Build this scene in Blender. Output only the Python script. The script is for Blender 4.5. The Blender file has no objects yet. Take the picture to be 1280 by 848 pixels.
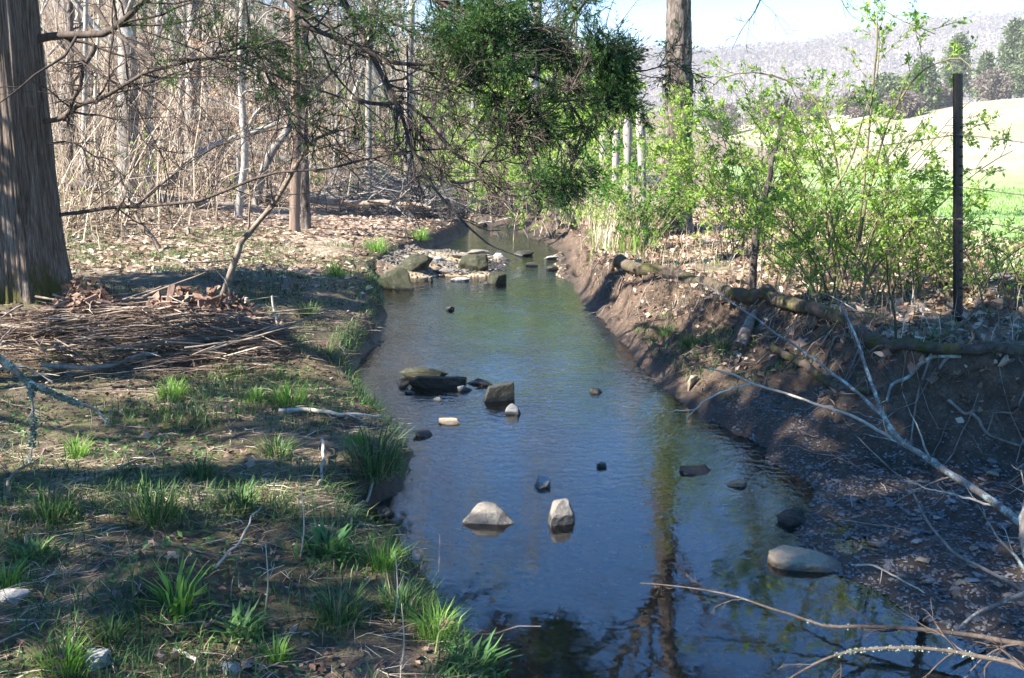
import bpy, math, random
import numpy as np
from mathutils import Vector
rng = np.random.default_rng(7); random.seed(7)
S = bpy.context.scene
C = S.collection
R = math.radians

# ------------------------------------------------------------------ camera, world, sun, exposure
CAMZ, PITCH, F = 1.7, R(10.6), 1300.0
cam = bpy.data.cameras.new('camera'); camo = bpy.data.objects.new('camera', cam); C.objects.link(camo)
cam.lens = F * 36 / 1280; cam.sensor_width = 36; cam.clip_start = .05; cam.clip_end = 4000
camo.location = (0, 0, CAMZ); camo.rotation_euler = (R(90) - PITCH, 0, 0)
S.camera = camo
SUN = Vector((-.70, -.36, .64)).normalized()
EL = math.asin(SUN.z); AZ = math.atan2(SUN.x, SUN.y)
W = bpy.data.worlds.new('World'); S.world = W; W.use_nodes = True
nt = W.node_tree; bg = nt.nodes['Background']
sky = nt.nodes.new('ShaderNodeTexSky'); sky.sky_type = 'NISHITA'; sky.sun_disc = False
sky.sun_elevation = EL; sky.sun_rotation = AZ; sky.altitude = 200
sky.air_density = 1.1; sky.dust_density = 0.; sky.ozone_density = 9.
hs_ = nt.nodes.new('ShaderNodeHueSaturation'); hs_.inputs['Saturation'].default_value = 1.25; nt.links.new(sky.outputs[0], hs_.inputs['Color']); nt.links.new(hs_.outputs[0], bg.inputs[0]); bg.inputs[1].default_value = .072
sl = bpy.data.lights.new('sun', 'SUN'); so = bpy.data.objects.new('sun', sl); C.objects.link(so)
sl.energy = 5.0; sl.angle = R(.53); sl.color = (1, .955, .88)
so.rotation_euler = SUN.to_track_quat('Z', 'Y').to_euler()
S.view_settings.view_transform = 'Standard'; S.view_settings.look = 'None'
S.view_settings.exposure = 2.2; S.view_settings.gamma = 1
S.render.engine = 'CYCLES'
cy = S.cycles
cy.max_bounces = 8; cy.diffuse_bounces = 3; cy.glossy_bounces = 3; cy.transmission_bounces = 4
cy.transparent_max_bounces = 10; cy.volume_bounces = 0; cy.use_denoising = True
cy.caustics_reflective = False; cy.caustics_refractive = False

# ------------------------------------------------------------------ pixel helpers (photo is 1280 x 848)
def ray(px, py):
    u = (np.asarray(px, float) - 640) / F; v = (424 - np.asarray(py, float)) / F
    cp, sp = math.cos(PITCH), math.sin(PITCH)
    return np.stack([u + 0 * v, cp + v * sp + 0 * u, -sp + v * cp + 0 * u], -1)
def P(px, py, d):                       # the point seen at (px, py) at distance d along y
    r = ray(px, py); t = d / r[..., 1]
    return r * np.asarray(t)[..., None] + np.array([0, 0, CAMZ])
def P0(px, py, z=0.):                   # the same on the level z
    r = ray(px, py); t = (z - CAMZ) / r[..., 2]
    return r * np.asarray(t)[..., None] + np.array([0, 0, CAMZ])
def proj(p):
    cp, sp = math.cos(PITCH), math.sin(PITCH)
    q = p - np.array([0, 0, CAMZ]); f = q[..., 1] * cp - q[..., 2] * sp; w = q[..., 1] * sp + q[..., 2] * cp
    f = np.maximum(f, 1e-3)
    return 640 + F * q[..., 0] / f, 424 - F * w / f

# ------------------------------------------------------------------ noise
def _hash(ix, iy, seed):
    h = (ix.astype(np.int64) * 374761393 + iy.astype(np.int64) * 668265263 + seed * 974634777) & 0xffffffff
    h = ((h ^ (h >> 13)) * 1274126177) & 0xffffffff
    return ((h ^ (h >> 16)) & 0xffff) / 65535.
def vn(x, y, seed=0):
    x = np.asarray(x, float); y = np.asarray(y, float)
    ix = np.floor(x); iy = np.floor(y); fx = x - ix; fy = y - iy
    fx = fx * fx * (3 - 2 * fx); fy = fy * fy * (3 - 2 * fy)
    a = _hash(ix, iy, seed); b = _hash(ix + 1, iy, seed); c = _hash(ix, iy + 1, seed); d = _hash(ix + 1, iy + 1, seed)
    return (a + (b - a) * fx) * (1 - fy) + (c + (d - c) * fx) * fy
def fbm(x, y, o=4, seed=0):
    s = 0; a = .5; t = 0
    for k in range(o):
        s = s + a * (vn(x, y, seed + k) - .5) * 2; t += a; a *= .5; x = x * 2.03 + 7.1; y = y * 2.03 + 3.7
    return s / t
def ss(a, b, x):
    t = np.clip((x - a) / (b - a), 0, 1); return t * t * (3 - 2 * t)

# ------------------------------------------------------------------ shape of the land
EDGE = [(848, 598, 1330), (780, 570, 1165), (740, 545, 1100), (715, 505, 1060), (690, 462, 1015), (660, 446, 985), (635, 462, 1000), (615, 488, 1010), (590, 503, 990),
        (560, 506, 950), (535, 486, 900), (510, 452, 862), (480, 434, 822), (455, 446, 800), (430, 466, 780), (400, 478, 755),
        (370, 480, 722), (350, 468, 710), (330, 492, 706), (318, 520, 702), (308, 540, 690), (298, 570, 664), (288, 585, 645)]
ya, xa, xb = [], [], []
for py, l, r_ in EDGE:
    a = P0(l, py); b = P0(r_, py); ya.append(a[1]); xa.append(a[0]); xb.append(b[0])
ya = [-30, 0, 1.8] + ya + [24.5, 45, 70, 120]
xa = [-2, .35, .05] + xa + [-1.9, -9, -18, -40]
xb = [1., 2.9, 2.4] + xb + [-1.5, -8.4, -17, -39]
ya, xa, xb = map(np.array, (ya, xa, xb))
LY = np.array([-30, 0, 3.5, 4.9, 5.35, 5.7, 6.5, 7.3, 8.05, 9.15, 10.3, 13, 16, 20, 24, 30, 45, 70, 120.])
LX = np.array([6, 5, 4.4, 3.6, 2.75, 2.2, 2.05, 1.9, 1.65, 1.47, 1.17, 1.02, 1.35, 1.1, .6, .3, -3, -12, -35.])
LPROF = (np.array([0, .04, .12, .35, 1, 2.5, 6, 300]), np.array([0, .09, .19, .25, .31, .37, .46, .5]))
PT = np.array([0, .1, .2, .35, .5, .62, .75, .88, .96, 1.])
PN = np.array([0, .02, .05, .09, .14, .2, .34, .66, .93, 1.])
PM = np.array([0, .16, .27, .36, .42, .5, .64, .86, .97, 1.])
PF = np.array([0, .08, .16, .3, .5, .66, .82, .94, .99, 1.])
def shore(x, y):
    wig = .07 * fbm(x * 1.3 + 5, y * 2.2, 3, 11) + .03 * fbm(x * 6, y * 7, 2, 12)
    return np.interp(y, ya, xa) - x + wig, x - np.interp(y, ya, xb) + wig
def H(x, y, detail=True):
    x = np.asarray(x, float); y = np.asarray(y, float)
    s_l, s_r = shore(x, y)
    ins = np.minimum(-s_l, -s_r)
    bed = -.003 - .045 * ss(0, .25, ins) - .11 * ss(0, 1.3, -s_l) * ss(0, .4, -s_r) - .02 * fbm(x * 3, y * 3, 3, 4)
    fr_ = (x - np.interp(y, ya, xa)) / np.maximum(np.interp(y, ya, xb) - np.interp(y, ya, xa), .2)
    bed = bed + ss(12.8, 13.8, y + .5 * fbm(x * 2, y * 2, 2, 14)) * (1 - ss(16, 17, y)) * (.05 + (.12 + .05 * fbm(x * 4, y * 4, 2, 15)) * (1 - ss(.6, .78, fr_)))
    low = 1 - .45 * ss(4.6, 3.0, y) * ss(-2.2, -.3, x)
    zl = np.interp(s_l, *LPROF) * low
    zl = zl + .05 * fbm(x * .9, y * .9, 3, 21) * ss(.1, 1, s_l)
    # mound at the near left, rise under the big cedar and the debris heap
    def bump(cx, cy, rx, ry, h): return h * np.exp(-(((x - cx) / rx) ** 2 + ((y - cy) / ry) ** 2))
    zl = zl + bump(-1.18, 3.25, .17, .2, .13) + bump(-3.9, 8.4, 1.2, 1.0, .16) + bump(-2.6, 6.75, 1.9, .35, .2) + bump(-2.9, 10.3, .9, .7, .12)
    lip = np.maximum(np.interp(y, LY, LX), np.interp(y, ya, xb) + .35)
    t = s_r / np.maximum(lip - np.interp(y, ya, xb), .1)
    wn = 1 - ss(5.2, 5.9, y); wf = ss(8.6, 10.5, y); wm = 1 - wn - wf * (1 - wn); wf = wf * (1 - wn)
    pr = np.interp(t, PT, PN) * wn + np.interp(t, PT, PM) * wm + np.interp(t, PT, PF) * wf
    zlip = .60 - .14 * ss(6.5, 9.5, y) - .14 * ss(10, 14, y) + .06 * fbm(y * .8, y * 0, 2, 31)
    zr = pr * zlip + .12 * ss(0, 2.5, x - lip) + .05 * fbm(x * 1.1, y * 1.1, 3, 22) * ss(.25, .9, t)
    face = ss(.15, .4, t) * (1 - ss(.95, 1.15, t))
    if detail:
        zr = zr + face * (1 + .8 * ss(8, 10, y)) * (.12 * fbm(x * 3.5, y * 2.5, 4, 41) + .05 * fbm(x * 11, y * 9, 2, 42) - .08 * np.abs(fbm(x * 5 + 9, y * 3, 3, 43)) - .05 * ss(.7, .85, t) * (1 - ss(.93, .99, t)))
    z = np.where(s_l > 0, zl, np.where(s_r > 0, zr, bed))
    land = ss(.02, .3, np.maximum(s_l, s_r))
    hs = -x * .9 + np.minimum(y, 70) * .45 - 13.5
    hs = np.logaddexp(0, hs * .8) / .8
    z = z + land * (.32 * np.minimum(hs, 90) + .5 * fbm(x * .12, y * .12, 3, 51) * ss(2, 12, hs))
    st = ss(38, 105, y + .25 * x) * ss(14, 50, x) * 5.6
    z = z + st
    if detail:
        z = z + land * (.026 * fbm(x * 4, y * 4, 4, 61) - .022 * np.abs(fbm(x * 7 + 3, y * 7, 3, 63)) + .008 * fbm(x * 22, y * 22, 2, 62)) * (1 + ss(4, 30, y))
    return z
def gp(px, py, lo=2., hi=150.):         # where the view ray meets the land
    r = ray(px, py); t = np.concatenate([np.linspace(lo, 30, 900), np.linspace(30, hi, 800)])
    pts = r[None, :] * t[:, None] + np.array([0, 0, CAMZ])
    k = np.argmax(pts[:, 2] < H(pts[:, 0], pts[:, 1]))
    p = pts[k] if k > 0 else pts[0] * 0 + r * 40 + np.array([0, 0, CAMZ])
    return np.array([p[0], p[1], float(H(p[0], p[1]))])

# ------------------------------------------------------------------ mesh collector
class MB:
    def __init__(s): s.v = []; s.f = []; s.n = 0
    def add(s, v, f, rnd=None):
        v = np.asarray(v, float).reshape(-1, 3); f = np.asarray(f, int)
        if rnd is None: rnd = rng.random(len(f))
        s.v.append(v); s.f.append((f + s.n, np.broadcast_to(np.asarray(rnd, float), (len(f),)))); s.n += len(v)
        return s
    def mesh(s, name, m, smooth=True):
        me = bpy.data.meshes.new(name)
        V = np.concatenate(s.v); 
        loops = np.concatenate([f.ravel() for f, _ in s.f]); cnt = np.concatenate([np.full(len(f), f.shape[1]) for f, _ in s.f])
        rn = np.concatenate([r for _, r in s.f])
        me.vertices.add(len(V)); me.vertices.foreach_set('co', V.ravel().astype(np.float32))
        me.loops.add(len(loops)); me.loops.foreach_set('vertex_index', loops.astype(np.int32))
        me.polygons.add(len(cnt)); st = np.concatenate([[0], np.cumsum(cnt)[:-1]])
        me.polygons.foreach_set('loop_start', st.astype(np.int32)); me.polygons.foreach_set('loop_total', cnt.astype(np.int32))
        me.update(calc_edges=True)
        at = me.attributes.new('rnd', 'FLOAT', 'FACE'); at.data.foreach_set('value', rn.astype(np.float32))
        me.polygons.foreach_set('use_smooth', np.full(len(cnt), smooth)); me.materials.append(m); me.update()
        return me
    def build(s, name, m, parent=None, smooth=True, loc=None):
        if loc is not None:
            s.v = [v - np.asarray(loc) for v in s.v]
        o = bpy.data.objects.new(name, s.mesh(name, m, smooth)); C.objects.link(o)
        if name in ('twigs', 'branches', 'barbs', 'canes', 'limbs', 'boughs') and parent is not None: o['kind'] = 'stuff'
        if parent is not None: o.parent = parent
        elif loc is not None: o.location = loc
        return o
def tag(o, label=None, cat=None, group=None, kind=None):
    if label: o['label'] = label
    if cat: o['category'] = cat
    if group: o['group'] = group
    if kind: o['kind'] = kind
    return o
def empty(name, loc, label=None, cat=None, group=None, rz=0.):
    o = bpy.data.objects.new(name, None); C.objects.link(o); o.location = tuple(loc); o.rotation_euler.z = rz; o.empty_display_size = .1
    return tag(o, label, cat, group)
def inst(name, me, loc, rot=(0, 0, 0), sc=1., parent=None):
    o = bpy.data.objects.new(name, me); C.objects.link(o); o.location = tuple(loc); o.rotation_euler = rot
    o.scale = (sc, sc, sc) if np.isscalar(sc) else tuple(sc)
    if parent is not None: o.parent = parent
    return o
def norm(v): return v / np.maximum(np.linalg.norm(v, axis=-1, keepdims=True), 1e-9)

def tubes(mb, Pn, Rn, sides=5, rnd=None, rough=0., cap=True):
    """Pn (M,n,3), Rn (M,n)"""
    Pn = np.asarray(Pn, float); Rn = np.asarray(Rn, float)
    if Pn.ndim == 2: Pn = Pn[None]; Rn = Rn[None]
    M, n, _ = Pn.shape
    if M == 0: return mb
    T = np.empty_like(Pn); T[:, 1:-1] = Pn[:, 2:] - Pn[:, :-2]; T[:, 0] = Pn[:, 1] - Pn[:, 0]; T[:, -1] = Pn[:, -1] - Pn[:, -2]
    T = norm(T); ov = norm(Pn[:, -1] - Pn[:, 0]); ref = np.eye(3)[np.argmin(np.abs(ov), axis=1)]
    A = norm(np.cross(T, ref[:, None, :])); B = np.cross(T, A)
    th = np.arange(sides) / sides * 2 * np.pi
    rr = Rn[:, :, None] * np.ones(sides)
    if rough: rr = rr * (1 + rough * (rng.random(rr.shape) - .5) * 2)
    V = Pn[:, :, None, :] + rr[..., None] * (np.cos(th)[:, None] * A[:, :, None, :] + np.sin(th)[:, None] * B[:, :, None, :])
    i = np.arange(n - 1)[:, None]; j = np.arange(sides)[None, :]; j2 = (j + 1) % sides
    q = np.stack([i * sides + j, i * sides + j2, (i + 1) * sides + j2, (i + 1) * sides + j], -1).reshape(-1, 4)
    off = (np.arange(M) * n * sides)[:, None, None]
    rn = rng.random(M) if rnd is None else np.broadcast_to(rnd, (M,))
    mb.add(V.reshape(-1, 3), (q[None] + off).reshape(-1, 4), np.repeat(rn, len(q)))
    if cap and sides > 4:
        V0 = V.reshape(M, n * sides, 3)
        for m in range(min(M, 60)):
            for e in (0, n - 1):
                ring = V0[m, e * sides:(e + 1) * sides]; c = ring.mean(0)
                f = np.stack([np.full(sides, sides), np.arange(sides), (np.arange(sides) + 1) % sides], -1)
                mb.add(np.vstack([ring, c]), f, rn[m])
    return mb
def spawn(Pn, Rn, k, tr, ln, ang, n, rr=.5, up=0., wander=.15, tip=.25, absl=False, bias=None):
    M, m, _ = Pn.shape
    t = rng.uniform(tr[0], tr[1], (M, k)) * (m - 1); i = np.minimum(t.astype(int), m - 2); f = (t - i)[..., None]
    a = np.arange(M)[:, None]
    base = Pn[a, i] * (1 - f) + Pn[a, i + 1] * f; tan = norm(Pn[a, i + 1] - Pn[a, i])
    r0 = (Rn[a, i] * (1 - f[..., 0]) + Rn[a, i + 1] * f[..., 0]) * rr * rng.uniform(.7, 1.1, (M, k))
    L = rng.uniform(ln[0], ln[1], (M, k))
    if not absl: L = L * np.linalg.norm(Pn[:, -1] - Pn[:, 0], axis=-1)[:, None] * (1.1 - .6 * t / (m - 1))
    per = norm(np.cross(tan, rng.normal(size=(M, k, 3)))); an = rng.uniform(ang[0], ang[1], (M, k))[..., None]
    d = norm(np.cos(an) * tan + np.sin(an) * per)
    if bias is not None: d = norm(d + np.asarray(bias))
    pts = [base]; st = (L / (n - 1))[..., None]
    for q in range(n - 1):
        pts.append(pts[-1] + d * st); d = norm(d + wander * rng.normal(size=d.shape) + np.array([0, 0, up]))
    Q = np.stack(pts, 2).reshape(M * k, n, 3); rad = r0.reshape(-1, 1) * np.linspace(1, tip, n)[None, :]
    return Q, rad
def leaves(mb, c, size, asp=.5, d=None, rnd=None, flat=0.):
    """folded rhombus leaves at the centres c"""
    c = np.asarray(c, float); N = len(c)
    if N == 0: return mb
    if d is None: d = rng.normal(size=(N, 3)); d[:, 2] *= 1 - flat
    d = norm(d); nn = rng.normal(size=(N, 3)) * (1 - flat * .7); nn[:, 2] += flat * 2
    s = norm(np.cross(d, nn)); up = np.cross(s, d)
    L = (np.broadcast_to(size, (N,)) * rng.uniform(.6, 1.3, N))[:, None]; w = L * asp * .5
    V = np.stack([c, c + d * L * .45 + s * w + up * L * .12, c + d * L, c + d * L * .45 - s * w + up * L * .12], 1)
    q = np.array([[0, 1, 2], [0, 2, 3]])
    f = (q[None] + (np.arange(N) * 4)[:, None, None]).reshape(-1, 3)
    rn = rng.random(N) if rnd is None else rnd
    return mb.add(V.reshape(-1, 3), f, np.repeat(rn, 2))
def along(Pn, per, jit=.3):
    M, m, _ = Pn.shape
    t = rng.uniform(0.1, 1, (M, per)) * (m - 1.001); i = t.astype(int); f = (t - i)[..., None]; a = np.arange(M)[:, None]
    p = Pn[a, i] * (1 - f) + Pn[a, i + 1] * f; tan = norm(Pn[a, i + 1] - Pn[a, i])
    return p.reshape(-1, 3), norm(tan + jit * rng.normal(size=tan.shape)).reshape(-1, 3)
def blades(mb, p, L, w, lean=.4, az=None, droop=.5, rnd=None, lie=False):
    N = len(p); L = np.broadcast_to(L, (N,))[:, None] * rng.uniform(.55, 1.25, (N, 1)); w = np.broadcast_to(w, (N,))[:, None] * rng.uniform(.7, 1.3, (N, 1))
    az = rng.uniform(0, 2 * np.pi, N) if az is None else az
    hd = np.stack([np.cos(az), np.sin(az), 0 * az], -1); sd = np.stack([-np.sin(az), np.cos(az), 0 * az], -1)
    le = np.abs(rng.normal(lean, lean * .5 + .02, (N, 1)))
    up = np.array([0, 0, 1.])
    if lie: d1 = norm(hd + up * rng.uniform(.02, .16, (N, 1))); d2 = norm(hd * 1 + sd * rng.normal(0, .25, (N, 1)) - up * rng.uniform(.0, .16, (N, 1)))
    else: d1 = norm(up + hd * le); d2 = norm(up * (1 - droop * le) + hd * (le * 1.8 + droop * .6))
    a = p; b = p + d1 * L * .5; c = b + d2 * L * .5
    s = sd if not lie else norm(sd + up * rng.normal(0, .5, (N, 1)))
    V = np.stack([a - s * w * .4, a + s * w * .4, b - s * w * .5, b + s * w * .5, c], 1)
    rn = rng.random(N) if rnd is None else rnd
    o = (np.arange(N) * 5)[:, None]
    mb.add(V.reshape(-1, 3), o + np.array([[0, 1, 3, 2]]), rn)
    mb.f.append((o + np.array([[2, 3, 4]]) + mb.n - len(V) * 5, rn))
    return mb
def onland(x, y, dz=0.):
    return np.stack([x, y, H(x, y) + dz], -1)
def smooth_path(pts, n):
    pts = np.asarray(pts, float); m = len(pts); t = np.linspace(0, m - 1, n); i = np.minimum(t.astype(int), m - 2); f = (t - i)[:, None]
    g = lambda k: pts[np.clip(k, 0, m - 1)]
    p0, p1, p2, p3 = g(i - 1), g(i), g(i + 1), g(i + 2)
    return .5 * (2 * p1 + (p2 - p0) * f + (2 * p0 - 5 * p1 + 4 * p2 - p3) * f ** 2 + (3 * p1 - p0 - 3 * p2 + p3) * f ** 3)
def trace(pl, r0, r1, n=24, wob=.0):    # [(px, py, dist), ...] -> path, radii
    a = np.array(pl, float); p = smooth_path(P(a[:, 0], a[:, 1], a[:, 2]), n)
    if wob: p = p + np.stack([fbm(np.linspace(0, n / 4, n), np.full(n, k * 9.), 2, int(a[0, 0]) + k) for k in range(3)], -1) * wob
    return p, np.linspace(r0, r1, n)

# ------------------------------------------------------------------ materials
def ramp(N, L, src, stops, interp='LINEAR'):
    r = N.new('ShaderNodeValToRGB'); r.color_ramp.interpolation = interp
    el = r.color_ramp.elements
    while len(el) < len(stops): el.new(.5)
    for e, (p, c) in zip(el, stops): e.position = p; e.color = (*c, 1) if len(c) == 3 else c
    if src is not None: L.new(src, r.inputs[0])
    return r.outputs[0]
def noise(N, L, sc, det=5, ro=.6, vec=None, dist=0.):
    n = N.new('ShaderNodeTexNoise'); n.inputs['Scale'].default_value = sc; n.inputs['Detail'].default_value = det
    n.inputs['Roughness'].default_value = ro; n.inputs['Distortion'].default_value = dist
    if vec is not None: L.new(vec, n.inputs['Vector'])
    return n.outputs['Fac']
def mix(N, L, f, a, b, mode='MIX'):
    m = N.new('ShaderNodeMix'); m.data_type = 'RGBA'; m.blend_type = mode; m.clamp_factor = True
    for s, v in ((0, f), (6, a), (7, b)):
        if isinstance(v, (int, float)): m.inputs[s].default_value = v
        elif isinstance(v, tuple): m.inputs[s].default_value = (*v, 1)
        else: L.new(v, m.inputs[s])
    return m.outputs[2]
def mth(N, L, op, a, b=None, clamp=False):
    m = N.new('ShaderNodeMath'); m.operation = op; m.use_clamp = clamp
    for s, v in ((0, a), (1, b)):
        if v is None: continue
        if isinstance(v, (int, float)): m.inputs[s].default_value = v
        else: L.new(v, m.inputs[s])
    return m.outputs[0]
def newmat(name):
    m = bpy.data.materials.new(name); m.use_nodes = True; N = m.node_tree.nodes; L = m.node_tree.links
    return m, N, L, N['Principled BSDF'], N['Material Output']
def coords(N, L, sc=(1, 1, 1), obj=True):
    tc = N.new('ShaderNodeTexCoord'); mp = N.new('ShaderNodeMapping'); mp.inputs['Scale'].default_value = sc
    L.new(tc.outputs['Object' if obj else 'Generated'], mp.inputs[0]); return mp.outputs[0]
def bumpn(N, L, h, strength, dist, nrm=None):
    b = N.new('ShaderNodeBump'); b.inputs['Strength'].default_value = strength; b.inputs['Distance'].default_value = dist
    L.new(h, b.inputs['Height'])
    if nrm is not None: L.new(nrm, b.inputs['Normal'])
    return b.outputs[0]
def rndattr(N):
    a = N.new('ShaderNodeAttribute'); a.attribute_name = 'rnd'; return a.outputs['Fac']
def leafmat(name, stops, trans=.4, rough=.55, objvar=.0):
    m, N, L, B, O = newmat(name)
    col = ramp(N, L, rndattr(N), stops)
    if objvar:
        oi = N.new('ShaderNodeObjectInfo'); hs = N.new('ShaderNodeHueSaturation'); L.new(col, hs.inputs['Color'])
        L.new(mth(N, L, 'ADD', mth(N, L, 'MULTIPLY', oi.outputs['Random'], objvar), 1 - objvar / 2), hs.inputs['Value']); col = hs.outputs[0]
    L.new(col, B.inputs['Base Color']); B.inputs['Roughness'].default_value = rough; B.inputs['Specular IOR Level'].default_value = .3
    t = N.new('ShaderNodeBsdfTranslucent'); L.new(col, t.inputs[0]); mx = N.new('ShaderNodeMixShader'); mx.inputs[0].default_value = trans
    L.new(B.outputs[0], mx.inputs[1]); L.new(t.outputs[0], mx.inputs[2]); L.new(mx.outputs[0], O.inputs[0])
    return m
def barkmat(name, stops, zs=.12, sc=30, bump=.6, dist=.01, patch=None, patchsc=6, pth=(.52, .62), zmoss=False):
    m, N, L, B, O = newmat(name)
    v = coords(N, L, (1, 1, zs)); n1 = noise(N, L, sc, 6, .65, v, .4); n2 = noise(N, L, sc * .22, 3, .5, v)
    f = mth(N, L, 'ADD', mth(N, L, 'MULTIPLY', n1, .65), mth(N, L, 'MULTIPLY', n2, .35))
    col = ramp(N, L, f, stops)
    if patch:
        pn = noise(N, L, patchsc, 5, .7, coords(N, L, (1, 1, .6)))
        col = mix(N, L, ramp(N, L, pn, [(pth[0], (0, 0, 0)), (pth[1], (1, 1, 1))]), col, patch)
    if zmoss:
        g = N.new('ShaderNodeTexCoord'); sp = N.new('ShaderNodeSeparateXYZ'); L.new(g.outputs['Object'], sp.inputs[0])
        k = mth(N, L, 'ADD', mth(N, L, 'MULTIPLY', sp.outputs[2], -.45), noise(N, L, 5, 5, .7, coords(N, L, (1, 1, .4))))
        col = mix(N, L, ramp(N, L, k, [(.36, (0, 0, 0)), (.5, (1, 1, 1))]), col, (.085, .08, .02))
    L.new(col, B.inputs['Base Color']); B.inputs['Roughness'].default_value = .9; B.inputs['Specular IOR Level'].default_value = .2
    L.new(bumpn(N, L, f, bump, dist * 1.6), B.inputs['Normal'])
    return m
M = {}
M['cedar_bark'] = barkmat('cedar_bark', [(.34, (.03, .02, .015)), (.46, (.13, .092, .068)), (.56, (.24, .185, .145)), (.68, (.40, .35, .30))], .06, 85, 1., .03, zmoss=True)
M['oak_bark'] = barkmat('oak_bark', [(.38, (.02, .015, .012)), (.5, (.11, .088, .073)), (.64, (.25, .21, .18))], .3, 30, 1., .045)
M['cedar_twig'] = barkmat('cedar_twig', [(.35, (.03, .022, .018)), (.6, (.10, .078, .064))], .4, 40, .4, .003, (.22, .24, .2), 9, (.64, .72))
M['green_stem'] = barkmat('green_stem', [(.35, (.10, .085, .04)), (.65, (.22, .20, .10))], .4, 30, .3, .002)
M['grey_bark'] = barkmat('grey_bark', [(.35, (.12, .105, .09)), (.65, (.30, .27, .24))], .3, 20, .4, .006, (.5, .5, .45), 3.5, (.55, .66))
M['pale_bark'] = barkmat('pale_bark', [(.35, (.19, .17, .145)), (.6, (.40, .37, .33))], .5, 16, .4, .004, (.25, .22, .17), 9, (.56, .66))
M['brown_bark'] = barkmat('brown_bark', [(.35, (.09, .06, .042)), (.65, (.26, .19, .145))], .12, 26, .6, .008)
M['deadwood'] = barkmat('deadwood', [(.35, (.1, .075, .055)), (.5, (.22, .17, .13)), (.68, (.38, .31, .25))], .5, 24, .5, .006)
M['palewood'] = barkmat('palewood', [(.35, (.30, .235, .17)), (.65, (.60, .51, .40))], .2, 30, .4, .004)
M['lichen_branch'] = barkmat('lichen_branch', [(.35, (.1, .082, .068)), (.62, (.32, .27, .225))], .6, 30, .8, .006, (.42, .47, .41), 18, (.50, .60))
M['mossy_log'] = barkmat('mossy_log', [(.35, (.04, .027, .02)), (.62, (.16, .12, .092))], .5, 22, 1., .02, (.075, .075, .024), 7., (.46, .6))
M['lichen'] = leafmat('lichen', [(0, (.13, .165, .125)), (1, (.27, .32, .25))], .15, .9)
M['old_post'] = barkmat('old_post', [(.35, (.2, .17, .15)), (.65, (.40, .36, .33))], .08, 40, .5, .006)
M['ridge_trees'] = leafmat('ridge_trees', [(0, (.10, .082, .07)), (.6, (.165, .135, .115)), (.9, (.21, .175, .14)), (1, (.19, .21, .12))], .2, .9)
M['brush'] = leafmat('brush', [(0, (.07, .05, .035)), (.5, (.20, .15, .105)), (1, (.50, .42, .32))], .0, .9)
M['cedar_green'] = leafmat('cedar_green', [(0, (.02, .06, .02)), (.5, (.05, .13, .035)), (1, (.16, .24, .06))], .4, .6)
M['far_cedar'] = leafmat('far_cedar', [(0, (.06, .09, .05)), (.6, (.13, .17, .08)), (1, (.22, .26, .12))], .35, .7)
M['young_leaf'] = leafmat('young_leaf', [(0, (.14, .29, .03)), (.5, (.31, .50, .06)), (1, (.50, .62, .14))], .58, .5)
M['shrub_leaf'] = leafmat('shrub_leaf', [(0, (.05, .15, .02)), (.6, (.12, .27, .04)), (1, (.22, .38, .07))], .45, .5)
M['beech_leaf'] = leafmat('beech_leaf', [(0, (.42, .26, .16)), (1, (.66, .47, .32))], .35, .7)
M['dead_leaf'] = leafmat('dead_leaf', [(0, (.10, .06, .042)), (.35, (.24, .145, .10)), (.7, (.42, .29, .2)), (1, (.62, .50, .38))], .12, .8, .5)
M['dark_leaf'] = leafmat('dark_leaf', [(0, (.05, .028, .02)), (.4, (.13, .075, .052)), (.8, (.24, .15, .105)), (1, (.4, .29, .21))], .1, .85)
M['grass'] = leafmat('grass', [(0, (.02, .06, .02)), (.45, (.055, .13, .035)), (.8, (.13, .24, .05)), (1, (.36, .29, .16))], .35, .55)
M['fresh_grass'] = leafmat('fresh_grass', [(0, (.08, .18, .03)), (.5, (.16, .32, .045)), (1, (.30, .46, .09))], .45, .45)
M['herb'] = leafmat('herb', [(0, (.04, .11, .04)), (.6, (.09, .2, .06)), (1, (.18, .32, .08))], .35, .5)
M['straw'] = leafmat('straw', [(0, (.16, .11, .075)), (.4, (.34, .26, .18)), (.8, (.54, .44, .31)), (1, (.70, .61, .46))], .15, .8)
M['dead_reed'] = leafmat('dead_reed', [(0, (.07, .045, .032)), (.5, (.19, .13, .09)), (.85, (.36, .27, .2)), (1, (.55, .47, .36))], .05, .85)
M['bark_chip'] = barkmat('bark_chip', [(.35, (.09, .05, .035)), (.65, (.3, .19, .14))], .4, 30, .7, .006)
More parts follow.
